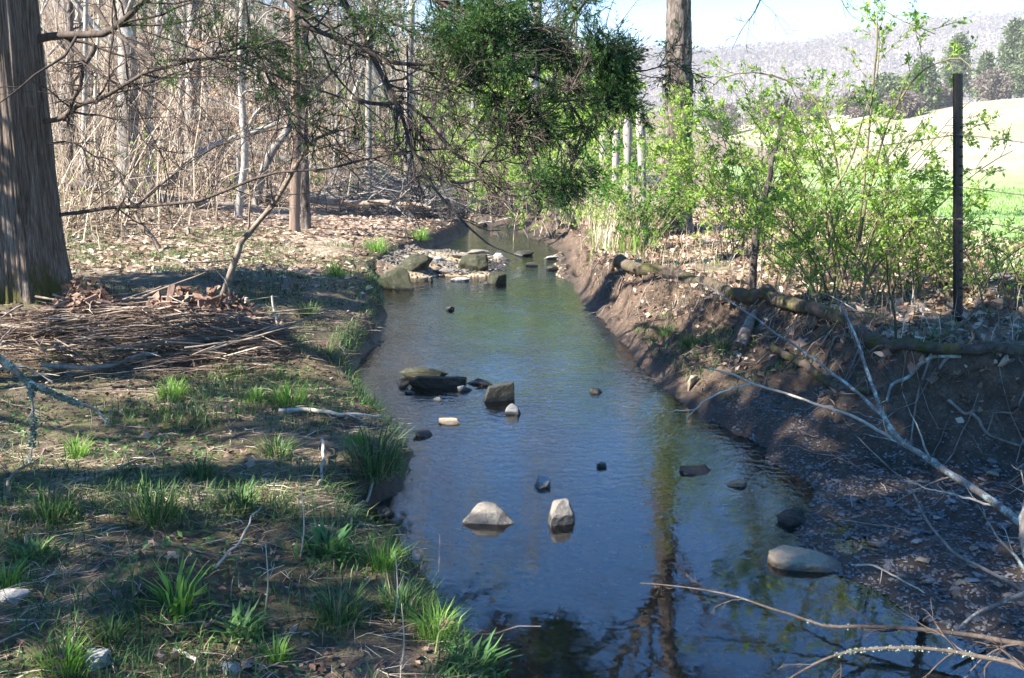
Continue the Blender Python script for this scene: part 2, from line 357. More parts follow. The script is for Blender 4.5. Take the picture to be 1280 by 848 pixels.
def rockmat(name, a, b, moss=None, wet=None):
    m, N, L, B, O = newmat(name)
    v = coords(N, L); n = noise(N, L, 9, 8, .65, v); n2 = noise(N, L, 45, 4, .7, v)
    col = mix(N, L, ramp(N, L, n, [(.35, (0, 0, 0)), (.65, (1, 1, 1))]), a, b)
    col = mix(N, L, mth(N, L, 'MULTIPLY', n2, .45), col, (.08, .07, .06))
    if moss: col = mix(N, L, ramp(N, L, noise(N, L, 6, 5, .7, v), [(.38, (0, 0, 0)), (.5, (1, 1, 1))]), col, moss)
    ro = .85
    if wet:     # a wet band just above the waterline
        g = N.new('ShaderNodeNewGeometry'); sp = N.new('ShaderNodeSeparateXYZ'); L.new(g.outputs['Position'], sp.inputs[0])
        w = mth(N, L, 'ADD', sp.outputs[2], mth(N, L, 'MULTIPLY', n, .03))
        k = ramp(N, L, w, [(wet + .008, (1, 1, 1)), (wet + .022, (0, 0, 0))])
        col = mix(N, L, k, col, mix(N, L, .72, col, (.012, .01, .008)))
        rr = mix(N, L, k, (.85, .85, .85), (.3, .3, .3)); L.new(rr, B.inputs['Roughness'])
    L.new(col, B.inputs['Base Color']); B.inputs['Roughness'].default_value = ro
    L.new(bumpn(N, L, mth(N, L, 'ADD', n, mth(N, L, 'MULTIPLY', n2, .3)), .6, .01), B.inputs['Normal'])
    return m
M['pale_rock'] = rockmat('pale_rock', (.15, .13, .105), (.25, .22, .18), wet=.045)
M['grey_rock'] = rockmat('grey_rock', (.26, .25, .24), (.42, .40, .37), wet=.02)
M['riffle_rock'] = rockmat('riffle_rock', (.04, .035, .028), (.16, .14, .115), wet=.04)
M['tan_rock'] = rockmat('tan_rock', (.30, .22, .14), (.40, .32, .22), wet=.02)
M['dark_rock'] = rockmat('dark_rock', (.03, .026, .02), (.075, .062, .048), moss=(.02, .02, .01), wet=.03)
M['mossy_rock'] = rockmat('mossy_rock', (.04, .034, .024), (.09, .075, .052), moss=(.03, .032, .01), wet=.02)
M['pebbles'] = rockmat('pebbles', (.09, .085, .085), (.26, .245, .235))

def groundmat():
    m, N, L, B, O = newmat('ground')
    at = N.new('ShaderNodeAttribute'); at.attribute_name = 'zone'; sp = N.new('ShaderNodeSeparateColor'); L.new(at.outputs['Color'], sp.inputs[0])
    gr, li, wet = sp.outputs; v = coords(N, L)
    n1 = noise(N, L, 2.2, 8, .65, v); n2 = noise(N, L, 14, 8, .7, v); n3 = noise(N, L, 75, 5, .7, v); n4 = noise(N, L, 260, 3, .6, v)
    soil = ramp(N, L, mth(N, L, 'ADD', mth(N, L, 'MULTIPLY', n2, .6), mth(N, L, 'MULTIPLY', n3, .4)), [(.34, (.04, .025, .016)), (.5, (.105, .07, .046)), (.66, (.22, .155, .11))])
    vo = N.new('ShaderNodeTexVoronoi'); vo.inputs['Scale'].default_value = 26; vo.inputs['Randomness'].default_value = 1; L.new(v, vo.inputs['Vector'])
    lf = ramp(N, L, mth(N, L, 'ADD', mth(N, L, 'MULTIPLY', vo.outputs['Color'], .8), mth(N, L, 'MULTIPLY', n3, .3)), [(.15, (.12, .075, .052)), (.45, (.32, .22, .155)), (.75, (.52, .40, .29)), (1, (.64, .54, .42))])
    col = mix(N, L, li, soil, lf)
    moss = ramp(N, L, n3, [(.35, (.06, .075, .02)), (.65, (.17, .17, .045))])
    mk = mth(N, L, 'MULTIPLY', gr, ramp(N, L, n2, [(.4, (.0, .0, .0)), (.56, (1, 1, 1))]), True)
    col = mix(N, L, mk, col, moss)
    col = mix(N, L, mth(N, L, 'MULTIPLY', wet, .8), col, mix(N, L, .75, col, (.03, .022, .016)))  # darkens the wet edge and the shade painted on the near right bank
    col = mix(N, L, mth(N, L, 'MULTIPLY', ramp(N, L, n4, [(.45, (0, 0, 0)), (.7, (1, 1, 1))]), .35), col, (.06, .042, .03))
    L.new(col, B.inputs['Base Color'])
    L.new(ramp(N, L, wet, [(0, (.92, .92, .92)), (1, (.5, .5, .5))]), B.inputs['Roughness']); B.inputs['Specular IOR Level'].default_value = .35
    hgt = mth(N, L, 'ADD', mth(N, L, 'MULTIPLY', n2, .8), mth(N, L, 'ADD', mth(N, L, 'MULTIPLY', n3, .45), mth(N, L, 'MULTIPLY', n4, .16)))
    L.new(bumpn(N, L, hgt, .9, .035), B.inputs['Normal'])
    return m
M['ground'] = groundmat()
def bedmat():
    m, N, L, B, O = newmat('creek_bed'); v = coords(N, L)
    n1 = noise(N, L, 1.6, 6, .6, v); n2 = noise(N, L, 12, 6, .7, v)
    vo = N.new('ShaderNodeTexVoronoi'); vo.inputs['Scale'].default_value = 17; L.new(v, vo.inputs['Vector'])
    c = ramp(N, L, mth(N, L, 'ADD', mth(N, L, 'MULTIPLY', n2, .5), mth(N, L, 'MULTIPLY', n1, .5)), [(.33, (.12, .08, .042)), (.5, (.26, .19, .11)), (.66, (.40, .32, .21))])
    st = ramp(N, L, vo.outputs['Distance'], [(.15, (1, 1, 1)), (.5, (0, 0, 0))])
    c2 = mix(N, L, mth(N, L, 'MULTIPLY', st, .4), c, ramp(N, L, vo.outputs['Color'], [(.2, (.13, .10, .07)), (.8, (.42, .35, .26))]))
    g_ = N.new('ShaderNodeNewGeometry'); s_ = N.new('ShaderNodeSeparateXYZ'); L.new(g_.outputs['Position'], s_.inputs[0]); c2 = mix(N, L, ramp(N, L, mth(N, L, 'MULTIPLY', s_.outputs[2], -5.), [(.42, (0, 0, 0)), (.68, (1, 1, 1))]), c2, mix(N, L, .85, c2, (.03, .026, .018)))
    L.new(c2, B.inputs['Base Color']); B.inputs['Roughness'].default_value = .8
    L.new(bumpn(N, L, mth(N, L, 'ADD', n2, st), .8, .03), B.inputs['Normal']); return m
M['creek_bed'] = bedmat()
def fieldmat():
    m, N, L, B, O = newmat('field'); v = coords(N, L)
    at = N.new('ShaderNodeAttribute'); at.attribute_name = 'zone'; sp = N.new('ShaderNodeSeparateColor'); L.new(at.outputs['Color'], sp.inputs[0])
    n1 = noise(N, L, .12, 6, .6, v); n2 = noise(N, L, 2.5, 6, .7, v); n3 = noise(N, L, 14, 4, .7, v)
    g = ramp(N, L, mth(N, L, 'ADD', mth(N, L, 'MULTIPLY', n1, .5), mth(N, L, 'MULTIPLY', n2, .5)), [(.35, (.17, .26, .08)), (.65, (.31, .40, .18))])
    s = ramp(N, L, mth(N, L, 'ADD', mth(N, L, 'MULTIPLY', n2, .5), mth(N, L, 'MULTIPLY', n1, .5)), [(.36, (.18, .18, .09)), (.5, (.30, .27, .18)), (.64, (.42, .38, .29))])
    k = ramp(N, L, mth(N, L, 'ADD', sp.outputs[1], mth(N, L, 'MULTIPLY', mth(N, L, 'SUBTRACT', n1, .5), .8)), [(.4, (0, 0, 0)), (.62, (1, 1, 1))])
    L.new(mix(N, L, k, g, s), B.inputs['Base Color']); B.inputs['Roughness'].default_value = 1; B.inputs['Specular IOR Level'].default_value = .1
    L.new(bumpn(N, L, n3, .6, .1), B.inputs['Normal']); return m
M['field'] = fieldmat()
def watermat():
    m, N, L, B, O = newmat('water')
    g = N.new('ShaderNodeNewGeometry'); sp = N.new('ShaderNodeSeparateXYZ'); L.new(g.outputs['Position'], sp.inputs[0])
    v = coords(N, L, (1., .62, 1.)); v2 = coords(N, L, (1.3, .5, 1))
    n1 = noise(N, L, 15, 3, .55, v, .8); n2 = noise(N, L, 42, 3, .5, v2, .3); n3 = noise(N, L, 3., 2, .5, v, .3); nm = noise(N, L, .9, 3, .5, v)
    w = N.new('ShaderNodeTexWave'); w.wave_type = 'BANDS'; w.bands_direction = 'Y'; w.inputs['Scale'].default_value = 5.5; w.inputs['Distortion'].default_value = 9
    w.inputs['Detail'].default_value = 3; w.inputs['Detail Scale'].default_value = 1.6; L.new(v, w.inputs['Vector'])
    h = mth(N, L, 'ADD', mth(N, L, 'MULTIPLY', n1, .55), mth(N, L, 'ADD', mth(N, L, 'MULTIPLY', n2, .16), mth(N, L, 'ADD', mth(N, L, 'MULTIPLY', w.outputs['Fac'], .16), mth(N, L, 'MULTIPLY', n3, .9))))
    amp = ramp(N, L, nm, [(.35, (.35, .35, .35)), (.62, (1, 1, 1))])
    near = ramp(N, L, mth(N, L, 'DIVIDE', sp.outputs[1], 20.), [(.19, (.07, .07, .07)), (.24, (.3, .3, .3)), (.34, (.95, .95, .95)), (.6, (.8, .8, .8)), (.7, (1.6, 1.6, 1.6)), (.85, (1.4, 1.4, 1.4))])
    h = mth(N, L, 'MULTIPLY', h, mth(N, L, 'MULTIPLY', amp, near))
    nb = bumpn(N, L, h, 1., .0105)
    fr = N.new('ShaderNodeFresnel'); fr.inputs['IOR'].default_value = 2.05; L.new(nb, fr.inputs['Normal'])
    gl = N.new('ShaderNodeBsdfGlossy'); gl.inputs['Roughness'].default_value = .015; L.new(nb, gl.inputs['Normal'])
    tr = N.new('ShaderNodeBsdfTransparent'); tr.inputs[0].default_value = (.90, .85, .74, 1)
    mx = N.new('ShaderNodeMixShader'); L.new(fr.outputs[0], mx.inputs[0]); L.new(tr.outputs[0], mx.inputs[1]); L.new(gl.outputs[0], mx.inputs[2])
    L.new(mx.outputs[0], O.inputs[0]); return m
M['water'] = watermat()
def metal():
    m, N, L, B, O = newmat('post_metal'); n = noise(N, L, 40, 5, .7, coords(N, L))
    L.new(ramp(N, L, n, [(.4, (.012, .009, .008)), (.7, (.035, .026, .021))]), B.inputs['Base Color']); B.inputs['Roughness'].default_value = .6; B.inputs['Metallic'].default_value = .3; return m
M['post_metal'] = metal()
def wirem():
    m, N, L, B, O = newmat('wire'); B.inputs['Base Color'].default_value = (.2, .17, .15, 1); B.inputs['Metallic'].default_value = .6; B.inputs['Roughness'].default_value = .6; return m
M['wire'] = wirem()
def ridgem():
    m, N, L, B, O = newmat('ridge'); v = coords(N, L); n = noise(N, L, .05, 8, .7, v)
    L.new(ramp(N, L, n, [(.35, (.24, .19, .16)), (.65, (.38, .31, .26))]), B.inputs['Base Color']); B.inputs['Roughness'].default_value = 1; return m
M['ridge'] = ridgem()

# ------------------------------------------------------------------ the land: one warped grid split into pieces of the setting
def axis(segs):
    out = [segs[0][0]]
    for a, b, st0, st1 in segs:
        x = a
        while x < b - 1e-6:
            f = (x - a) / (b - a); x = x + st0 + (st1 - st0) * f; out.append(min(x, b))
    return np.unique(np.round(out, 5))
xs = np.concatenate([-axis([(4.2, 12, .05, .4), (12, 60, .4, 4), (60, 420, 6, 40)])[::-1], axis([(-4.2, 3.4, .027, .027)])[1:-1], axis([(3.4, 12, .04, .4), (12, 60, .4, 3), (60, 520, 4, 40)])])
ys = np.concatenate([axis([(-60, 1.6, 6, .2)]), axis([(1.6, 8, .026, .03)])[1:], axis([(8, 17, .035, .09), (17, 50, .12, 1.), (50, 130, 1, 3), (130, 640, 4, 40)])[1:]])
X, Y = np.meshgrid(xs, ys); Z = H(X, Y)
s_l, s_r = shore(X, Y)
lipx = np.maximum(np.interp(Y, LY, LX), np.interp(Y, ya, xb) + .35)
GR = np.clip(.55 + .9 * fbm(X * 1.1, Y * 1.1, 3, 71), 0, 1) * ss(.1, .4, s_l) * (1 - ss(14, 22, Y)); GR = np.where(s_r > 0, np.clip(.4 + fbm(X, Y, 3, 72), 0, 1) * ss(-.1, .3, X - lipx) * .8, GR)
LI = ss(8.5, 13, Y + .8 * fbm(X, Y, 2, 73)) * ss(.2, .8, s_l); LI = np.maximum(LI, ss(.0, .5, X - lipx) * np.where(s_r > 0, 1, 0) * np.clip(.75 + .5 * fbm(X * 2, Y * 2, 2, 74), 0, 1))
LI = np.maximum(LI, .45 * np.clip(fbm(X * 2.2, Y * 2.2, 3, 75) + .1, 0, 1) * ss(.1, .3, s_l))
WET_SHADE = np.where(Z < .3, 1 - ss(.02, .11, Z + .02 * fbm(X * 5, Y * 5, 2, 76)), 0); WET_SHADE = np.maximum(WET_SHADE, np.where(s_r > 0, .75 * (1 - ss(4.9, 6.2, Y)) * (1 - ss(.55, .9, s_r / np.maximum(lipx - np.interp(Y, ya, xb), .1))), 0))  # wet margin at the water, then shade painted over the near right bank
def landpiece(name, mask, mat, label=None):
    ny, nx = X.shape; idx = np.arange(ny * nx).reshape(ny, nx)
    q = np.stack([idx[:-1, :-1], idx[:-1, 1:], idx[1:, 1:], idx[1:, :-1]], -1)[mask]
    used, inv = np.unique(q, return_inverse=True)
    V = np.stack([X.ravel()[used], Y.ravel()[used], Z.ravel()[used]], -1)
    mb = MB().add(V, inv.reshape(-1, 4)); me = mb.mesh(name, M[mat], True)
    ca = me.color_attributes.new('zone', 'FLOAT_COLOR', 'POINT')
    col = np.stack([GR.ravel()[used], LI.ravel()[used], WET_SHADE.ravel()[used], np.ones(len(used))], -1)
    ca.data.foreach_set('color', col.ravel().astype(np.float32))
    o = bpy.data.objects.new(name, me); C.objects.link(o); o['kind'] = 'structure'; 
    if label: o['label'] = label
    return o
Xc = (X[:-1, :-1] + X[1:, 1:]) / 2; Yc = (Y[:-1, :-1] + Y[1:, 1:]) / 2; sc_l, sc_r = shore(Xc, Yc)
m_bed = (sc_l < -.1) & (sc_r < -.1)
hsc = -Xc * .9 + np.minimum(Yc, 70) * .45 - 13.5
m_hill = (~m_bed) & (hsc > 0) & (Yc > 14)
m_field = (~m_bed) & (~m_hill) & (Xc > 3.6 + .12 * (Yc - 5)) & (Yc > -10) & (sc_r > 0)
m_field &= (Xc > 4.0 + .35 * fbm(Xc, Yc, 2, 81) )
LIf = np.clip(ss(34, 60, Y + .25 * X) * ss(10, 26, X), 0, 1)
m_right = (~m_bed) & (~m_hill) & (~m_field) & (sc_r > 0)
m_left = (~m_bed) & (~m_hill) & (~m_field) & ~(sc_r > 0)
bank_left = landpiece('left_bank', m_left, 'ground', 'low grassy left bank of the creek with bare soil and moss')
bank_right = landpiece('right_bank', m_right, 'ground', 'cut earth right bank of the creek under the fallen log')
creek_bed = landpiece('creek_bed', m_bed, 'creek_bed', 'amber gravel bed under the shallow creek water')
hillside = landpiece('hillside', m_hill, 'ground', 'wooded hillside covered in dead leaves beyond the left bank')
LI = LIf
field = landpiece('field', m_field, 'field', 'bright green pasture with a straw coloured slope beyond the fence')

# water sheet a little wider than the bed, hidden by the banks where it meets them
wy = np.concatenate([np.linspace(-6, 20, 160), np.linspace(21, 60, 30)])
wl = np.interp(wy, ya, xa) - .35; wr = np.interp(wy, ya, xb) + .3
tt = np.linspace(0, 1, 8)
WV = np.stack([wl[:, None] + (wr - wl)[:, None] * tt, wy[:, None] + 0 * tt, 0 * wy[:, None] + 0 * tt], -1)
i = np.arange(len(wy) - 1)[:, None] * 8; j = np.arange(7)[None, :]
wq = np.stack([i + j, i + j + 1, i + j + 9, i + j + 8], -1).reshape(-1, 4)
creek = MB().add(WV.reshape(-1, 3), wq).build('creek_water', M['water']); creek['kind'] = 'structure'; creek['label'] = 'shallow clear creek water reflecting blue sky and bare trees'

# far ridge
rx = np.linspace(-560, 760, 120); ry = np.linspace(430, 900, 36); RX, RY = np.meshgrid(rx, ry)
def ridgez(x, y):
    u = x / np.maximum(y, 1)
    top = np.interp(u, [-.6, -.2, .1, .18, .28, .38, .5, .8], [60, 58, 48, 46, 52, 64, 70, 78]) * 1.0
    return 2 + top * (ss(440, 640, y)) * (1 - .25 * ss(680, 900, y)) + 5 * fbm(x * .012, y * .012, 3, 91) * ss(450, 560, y)
RZ = ridgez(RX, RY) - 4 * (RY < 431)
ii = np.arange(120 * 36).reshape(36, 120); rq = np.stack([ii[:-1, :-1], ii[:-1, 1:], ii[1:, 1:], ii[1:, :-1]], -1).reshape(-1, 4)
ridge = MB().add(np.stack([RX, RY, RZ], -1).reshape(-1, 3), rq).build('ridge', M['ridge']); ridge['kind'] = 'structure'; ridge['label'] = 'long hazy ridge on the far side of the valley'

# ------------------------------------------------------------------ ridge forest (one mass)
N_ = 14000
x = rng.uniform(-80, 460, N_); y = rng.uniform(450, 690, N_); hh = rng.uniform(6, 11, N_); z = ridgez(x, y)
b = np.stack([x, y, z - 1], -1); mb = MB()
tp = b + np.stack([rng.normal(0, .6, N_), rng.normal(0, .6, N_), hh], -1)
tubes(mb, np.stack([b, tp], 1), np.stack([np.full(N_, .2), np.full(N_, .06)], 1), 3, rng.random(N_) * .8)
for k in range(9):
    f = rng.uniform(.35, .95, (N_, 1)); p = b + (tp - b) * f
    d = norm(rng.normal(size=(N_, 3)) * [1, 1, .3] + [0, 0, .9]); L_ = (hh[:, None] * (1.05 - f) * rng.uniform(.4, .9, (N_, 1)))
    s = norm(np.cross(d, rng.normal(size=(N_, 3)))) * .11
    V = np.stack([p - s, p + s, p + d * L_], 1); mb.add(V.reshape(-1, 3), np.arange(N_ * 3).reshape(-1, 3), rng.random(N_) ** 1.5)
tag(mb.build('ridge_forest', M['ridge_trees'], None, False), 'bare grey brown forest covering the far ridge', kind='stuff')

N_ = 40000; x = rng.uniform(-80, 460, N_); y = rng.uniform(452, 688, N_); z = ridgez(x, y) + rng.uniform(3, 9, N_); mb = MB()
leaves(mb, np.stack([x, y, z], -1), 1.9, .8, rnd=np.clip(.15 + .6 * vn(x * .02, z * .05 + y * .02, 99) + rng.normal(0, .05, N_), 0, 1)); tag(mb.build('ridge_crowns', M['ridge_trees'], None, False), 'hazy massed crowns of the forest on the far ridge', kind='stuff')
# ------------------------------------------------------------------ bare trees of the left woods: variants, then copies
def fork_tree(h, r, seed, k1=13, spread=.45, lean=0., low=.25, up=.06, big=False):
    t = np.linspace(0, 1, 14)[:, None]
    tr = np.stack([lean * t[:, 0] * h + .10 * h * fbm(t[:, 0] * 2.2, t[:, 0] * 0 + seed, 2, seed), .06 * h * fbm(t[:, 0] * 2, t[:, 0] * 0 + 9, 2, seed + 5), t[:, 0] * h], -1)
    tr[:, :2] -= tr[0, :2]; tr[0, 2] = -.25
    rad = r * (1 - .82 * t[:, 0]); rad[0] *= 1.35; rad[1] *= 1.05
    P1, R1 = spawn(tr[None], rad[None], k1, (low, .97), (.22, spread), (.5, 1.15), 8, .5, up, .16)
    P2, R2 = spawn(P1, R1, 6, (.2, .97), (.3, .6), (.4, 1.), 6, .6, up, .2)
    P3, R3 = spawn(P2, R2, 4, (.2, 1), (.35, .7), (.3, 1.), 4, .7, up, .2)
    return tr, rad, P1, R1, P2, R2, P3, R3
VAR = []
for s_, (h_, r_, mt) in enumerate([(9, .07, 'grey_bark'), (7.5, .04, 'pale_bark'), (11, .11, 'grey_bark'), (6, .03, 'pale_bark'), (8, .055, 'brown_bark'), (10, .07, 'pale_bark')]):
    tr, rad, P1, R1, P2, R2, P3, R3 = fork_tree(h_, r_, 100 + s_ * 7, 15, .42, [.03, -.05, .0, .08, -.02, .04][s_], .16)
    a = MB(); tubes(a, tr, rad, 8, rough=.05); b = MB(); tubes(b, P1, np.maximum(R1, .006), 4); tubes(b, P2, np.maximum(R2, .005), 3); tubes(b, P3, np.maximum(R3, .004), 3)
    VAR.append((a.mesh('trunk', M[mt]), b.mesh('branches', M[mt])))
def place_tree(v, x, y, sc, label, group=None, name='bare_tree', rz=None, wid=1.):
    e = empty(name, (x, y, float(H(x, y)) - .03), label, 'tree', group, rng.uniform(0, 6.28) if rz is None else rz)
    for nm, me in zip(('trunk', 'branches'), VAR[v]): oi_ = inst(nm, me, (0, 0, 0), (0, 0, 0), (sc * wid, sc * wid, sc), e)
    oi_['kind'] = 'stuff'
    return e
WD = ['slender pale bare tree among many on the leafy hillside', 'slim grey bare tree among many on the leafy hillside', 'brown barked bare tree among many on the leafy hillside']
n = 0; tries = 0
while n < 115 and tries < 5000:
    tries += 1
    d = rng.uniform(15, 75) ** 1.0; px = rng.uniform(40, 800); x = (px - 640) / F * d
    hs = -x * .9 + d * .45 - 13.5
    if hs < -2 or (px < 450 and d < 19.5) or (px > 560 and d < 30) or (px > 540 and rng.random() < .8): continue
    v = int(rng.integers(0, 6)); place_tree(v, x, d, rng.uniform(.65, 1.25), WD[0 if v in (1, 3, 5) else (2 if v == 4 else 1)], ['pale bare trees on the hillside', 'grey bare trees on the hillside', 'brown bare trees on the hillside'][0 if v in (1, 3, 5) else (2 if v == 4 else 1)])
    n += 1
# brush: thousands of thin saplings and twigs between them
N_ = 7500; d = 12.5 + 45 * rng.random(N_) ** 1.5; px = rng.uniform(20, 840, N_); x = (px - 640) / F * d; hs = -x * .9 + d * .45 - 13.5
k = (hs > -1.8 + .6 * rng.normal(size=N_)) & ((px < 440) | (d > 24)) & (vn(x * .9, d * .9, 66) > .3); x = x[k]; d = d[k]; p = onland(x, d); n_ = len(x)
hh = np.where(proj(p)[0] > 520, .55, 1.) * rng.uniform(.5, 3.2, n_) * rng.choice([.5, 1, 1.3], n_)
pts = [p]; dr = norm(rng.normal(0, 1., (n_, 3)) * rng.choice([.15, .3, .9], n_)[:, None] + [0, 0, 1])
for q in range(5): pts.append(pts[-1] + dr * hh[:, None] / 5); dr = norm(dr + rng.normal(0, .14, (n_, 3)) + [0, 0, .03])
PB = np.stack(pts, 1); RB = (rng.uniform(.004, .012, n_)[:, None]) * np.linspace(1, .4, 6)
mb = MB(); tubes(mb, PB, RB, 3, rng.random(n_))
Q2, S2 = spawn(PB, RB, 4, (.25, 1), (.2, .5), (.4, 1.1), 4, .6, .03, .2); tubes(mb, Q2, np.maximum(S2, .0028), 3, rng.random(len(Q2)))
tag(mb.build('brush', M['brush'], None, False), 'dense tangle of bare saplings and twigs on the hillside', kind='stuff')
# pale spring leaves caught in the far thicket
mb = MB(); kk = rng.random(len(Q2)) < .2; pxq, _ = proj(Q2[:, 0]); kk &= (pxq > 380) | (rng.random(len(Q2)) < .12)
c, dd = along(Q2[kk], 9, .8); c = c + rng.normal(0, .12, c.shape); leaves(mb, c, .06, .6, dd)
tag(mb.build('thicket_leaves', M['young_leaf'], None, False), 'small yellow green spring leaves through the far thicket', kind='stuff')
# leaf litter lit on the hillside and the far left bank
def litter(n, box, size, mat, name, label, cond=None, flat=.8):
    x = rng.uniform(box[0], box[1], n); y = rng.uniform(box[2], box[3], n)
    k = np.ones(n, bool) if cond is None else cond(x, y)
    x, y = x[k], y[k]; mb = MB(); leaves(mb, onland(x, y, .008), size, .7, flat=flat)
    return tag(mb.build(name, M[mat], None, False), label, kind='stuff')
litter(42000, (-12, .5, 9.5, 30), .085, 'dead_leaf', 'leaf_litter', 'dry tan leaf litter over the far left bank and hillside', lambda x, y: (shore(x, y)[0] > .15) & (rng.random(len(x)) < .25 + ss(9, 13, y)) & (vn(x * .8, y * .8, 5) > .22))
litter(9000, (-40, 2, 28, 70), .16, 'dead_leaf', 'hill_litter', 'dead leaves strewn high on the wooded hillside', lambda x, y: (-x * .9 + y * .45 - 13.5) > 0)

# ------------------------------------------------------------------ named trees in the left woods
def traced_tree(name, label, path, r0, r1, mat, kids=10, klen=(.12, .35), low=.3, n=18, leafy=None, rough=.06, ang=(.5, 1.2), upw=.05):
    p, r = trace(path, r0, r1, n); p[0, 2] = min(p[0, 2], float(H(p[0, 0], p[0, 1])) - .06); base = p[0].copy()
    r[0] *= 1.3
    e = empty(name, base, label, 'tree')
    a = MB(); tubes(a, p, r, 10, rough=rough); a.build('trunk', M[mat], e, True, base)
    if kids:
        P1, R1 = spawn(p[None], r[None], kids, (low, 1.), klen, ang, 7, .45, upw, .17)
        P2, R2 = spawn(P1, R1, 5, (.2, 1), (.3, .65), (.4, 1.), 5, .6, .04, .2); P3, R3 = spawn(P2, R2, 4, (.2, 1), (.3, .7), (.3, 1.), 4, .7, .04, .2)
        b = MB(); tubes(b, P1, np.maximum(R1, .004), 4); tubes(b, P2, np.maximum(R2, .003), 3); tubes(b, P3, np.maximum(R3, .0022), 3)
        b.build('branches', M[mat], e, True, base)['kind'] = 'stuff'
        if leafy:
            c = MB(); q, dd = along(P3, leafy[1], .8); leaves(c, q, leafy[2], .6, dd); c.build('leaves', M[leafy[0]], e, False, base)
    return e
def gd(px, py): return gp(px, py)[1]
d1 = gd(160, 248)
traced_tree('large_grey_tree', 'thickest grey barked tree trunk behind the big cedar, in the left woods', [(161, 250, d1), (160, 180, d1), (160, 90, d1), (158, 0, d1), (156, -160, d1), (150, -420, d1)], 14.5 * d1 / F, 8 * d1 / F, 'grey_bark', 14, (.15, .4), .45)
d1 = gd(182, 252)
traced_tree('pale_sapling', 'crooked whitish sapling just right of the thick grey trunk', [(181, 255, d1), (183, 225, d1), (188, 190, d1), (186, 140, d1), (190, 100, d1), (196, 60, d1), (200, 0, d1), (205, -90, d1)], 5.5 * d1 / F, 3 * d1 / F, 'pale_bark', 12, (.12, .3), .3)
d1 = gd(106, 240)
traced_tree('pale_sapling', 'straight pale spotted sapling left of the thick grey trunk', [(106, 244, d1), (105, 190, d1), (106, 120, d1), (107, 50, d1), (108, -60, d1)], 4 * d1 / F, 2.6 * d1 / F, 'pale_bark', 10, (.1, .3), .3)
d1 = gd(122, 215)
traced_tree('thin_sapling', 'thinnest tan sapling between the pale sapling and the thick grey trunk', [(124, 220, d1), (120, 180, d1), (119, 120, d1), (122, 60, d1), (125, -30, d1)], 2.6 * d1 / F, 1.6 * d1 / F, 'palewood', 8, (.1, .3), .3)
d1 = gd(148, 240)
traced_tree('tan_sapling', 'tan sapling standing against the left edge of the thick grey trunk', [(148, 248, d1), (150, 190, d1), (151, 120, d1), (149, 40, d1), (146, -60, d1)], 3.6 * d1 / F, 2.5 * d1 / F, 'palewood', 6, (.1, .25), .4)
d1 = gd(297, 272)
traced_tree('pale_sapling', 'pale lichen spotted sapling in the clearing between the cedar and the dead pile', [(297, 276, d1), (301, 240, d1), (306, 200, d1), (304, 150, d1), (301, 90, d1), (303, 10, d1), (306, -80, d1)], 5 * d1 / F, 3.4 * d1 / F, 'pale_bark', 12, (.12, .32), .3)
d1 = gd(318, 255)
traced_tree('leaning_tree', 'grey tree leaning right behind the pale lichen spotted sapling', [(318, 262, d1), (326, 225, d1), (340, 190, d1), (358, 165, d1), (372, 130, d1), (380, 60, d1), (384, -40, d1)], 6 * d1 / F, 3.6 * d1 / F, 'grey_bark', 10, (.12, .3), .35)
d1 = gd(366, 290)
traced_tree('brown_cedar', 'shaggy red brown cedar trunk at the edge of the clearing', [(368, 292, d1), (369, 240, d1), (371, 180, d1), (370, 110, d1), (368, 20, d1), (366, -120, d1)], 7 * d1 / F, 5 * d1 / F, 'brown_bark', 12, (.12, .3), .5, ang=(.9, 1.4), leafy=('far_cedar', 5, .06))
d1 = gd(380, 285)
traced_tree('dark_tree', 'darker trunk touching the right side of the red brown cedar', [(383, 288, d1), (381, 240, d1), (380, 170, d1), (379, 80, d1), (377, -60, d1)], 6.5 * d1 / F, 4.5 * d1 / F, 'oak_bark', 8, (.12, .3), .5)
d1 = gd(245, 225) 
traced_tree('dark_sapling', 'thin dark sapling on the shaded slope above the leaning white trunk', [(249, 185, 23), (250, 140, 23), (249, 90, 23), (250, 20, 23), (252, -50, 23)], .05, .03, 'oak_bark', 8, (.12, .3), .3)
for pxb, pyb, w, m_, lb in [(463, 262, 4.5, 'grey_bark', 'grey trunk just left of the brush pile'), (512, 258, 6, 'grey_bark', 'stout pale grey trunk rising behind the brush pile'), (549, 262, 4, 'brown_bark', 'thin brown trunk right of the brush pile'), (672, 250, 6.5, 'grey_bark', 'trunk standing behind the drooping cedar tips'), (590, 255, 3.5, 'pale_bark', 'pale thin trunk at the far bend of the creek'), (88, 235, 5, 'oak_bark', 'dark trunk seen along the right edge of the big cedar')]:
    d1 = min(gd(pxb, pyb), 27); p0 = P(pxb, pyb, d1); g = float(H(p0[0], p0[1]))
    pp = [(pxb, 181 + (CAMZ - g) / d1 * F, d1)] + [(pxb + rng.uniform(-3, 3), 181 - q, d1) for q in (10, 90, 180, 280, 420)]
    traced_tree('slim_tree', lb, pp, w * d1 / F, w * .55 * d1 / F, m_, 12, (.15, .4), .3, leafy=('young_leaf', 2, .05) if pxb > 540 else None)
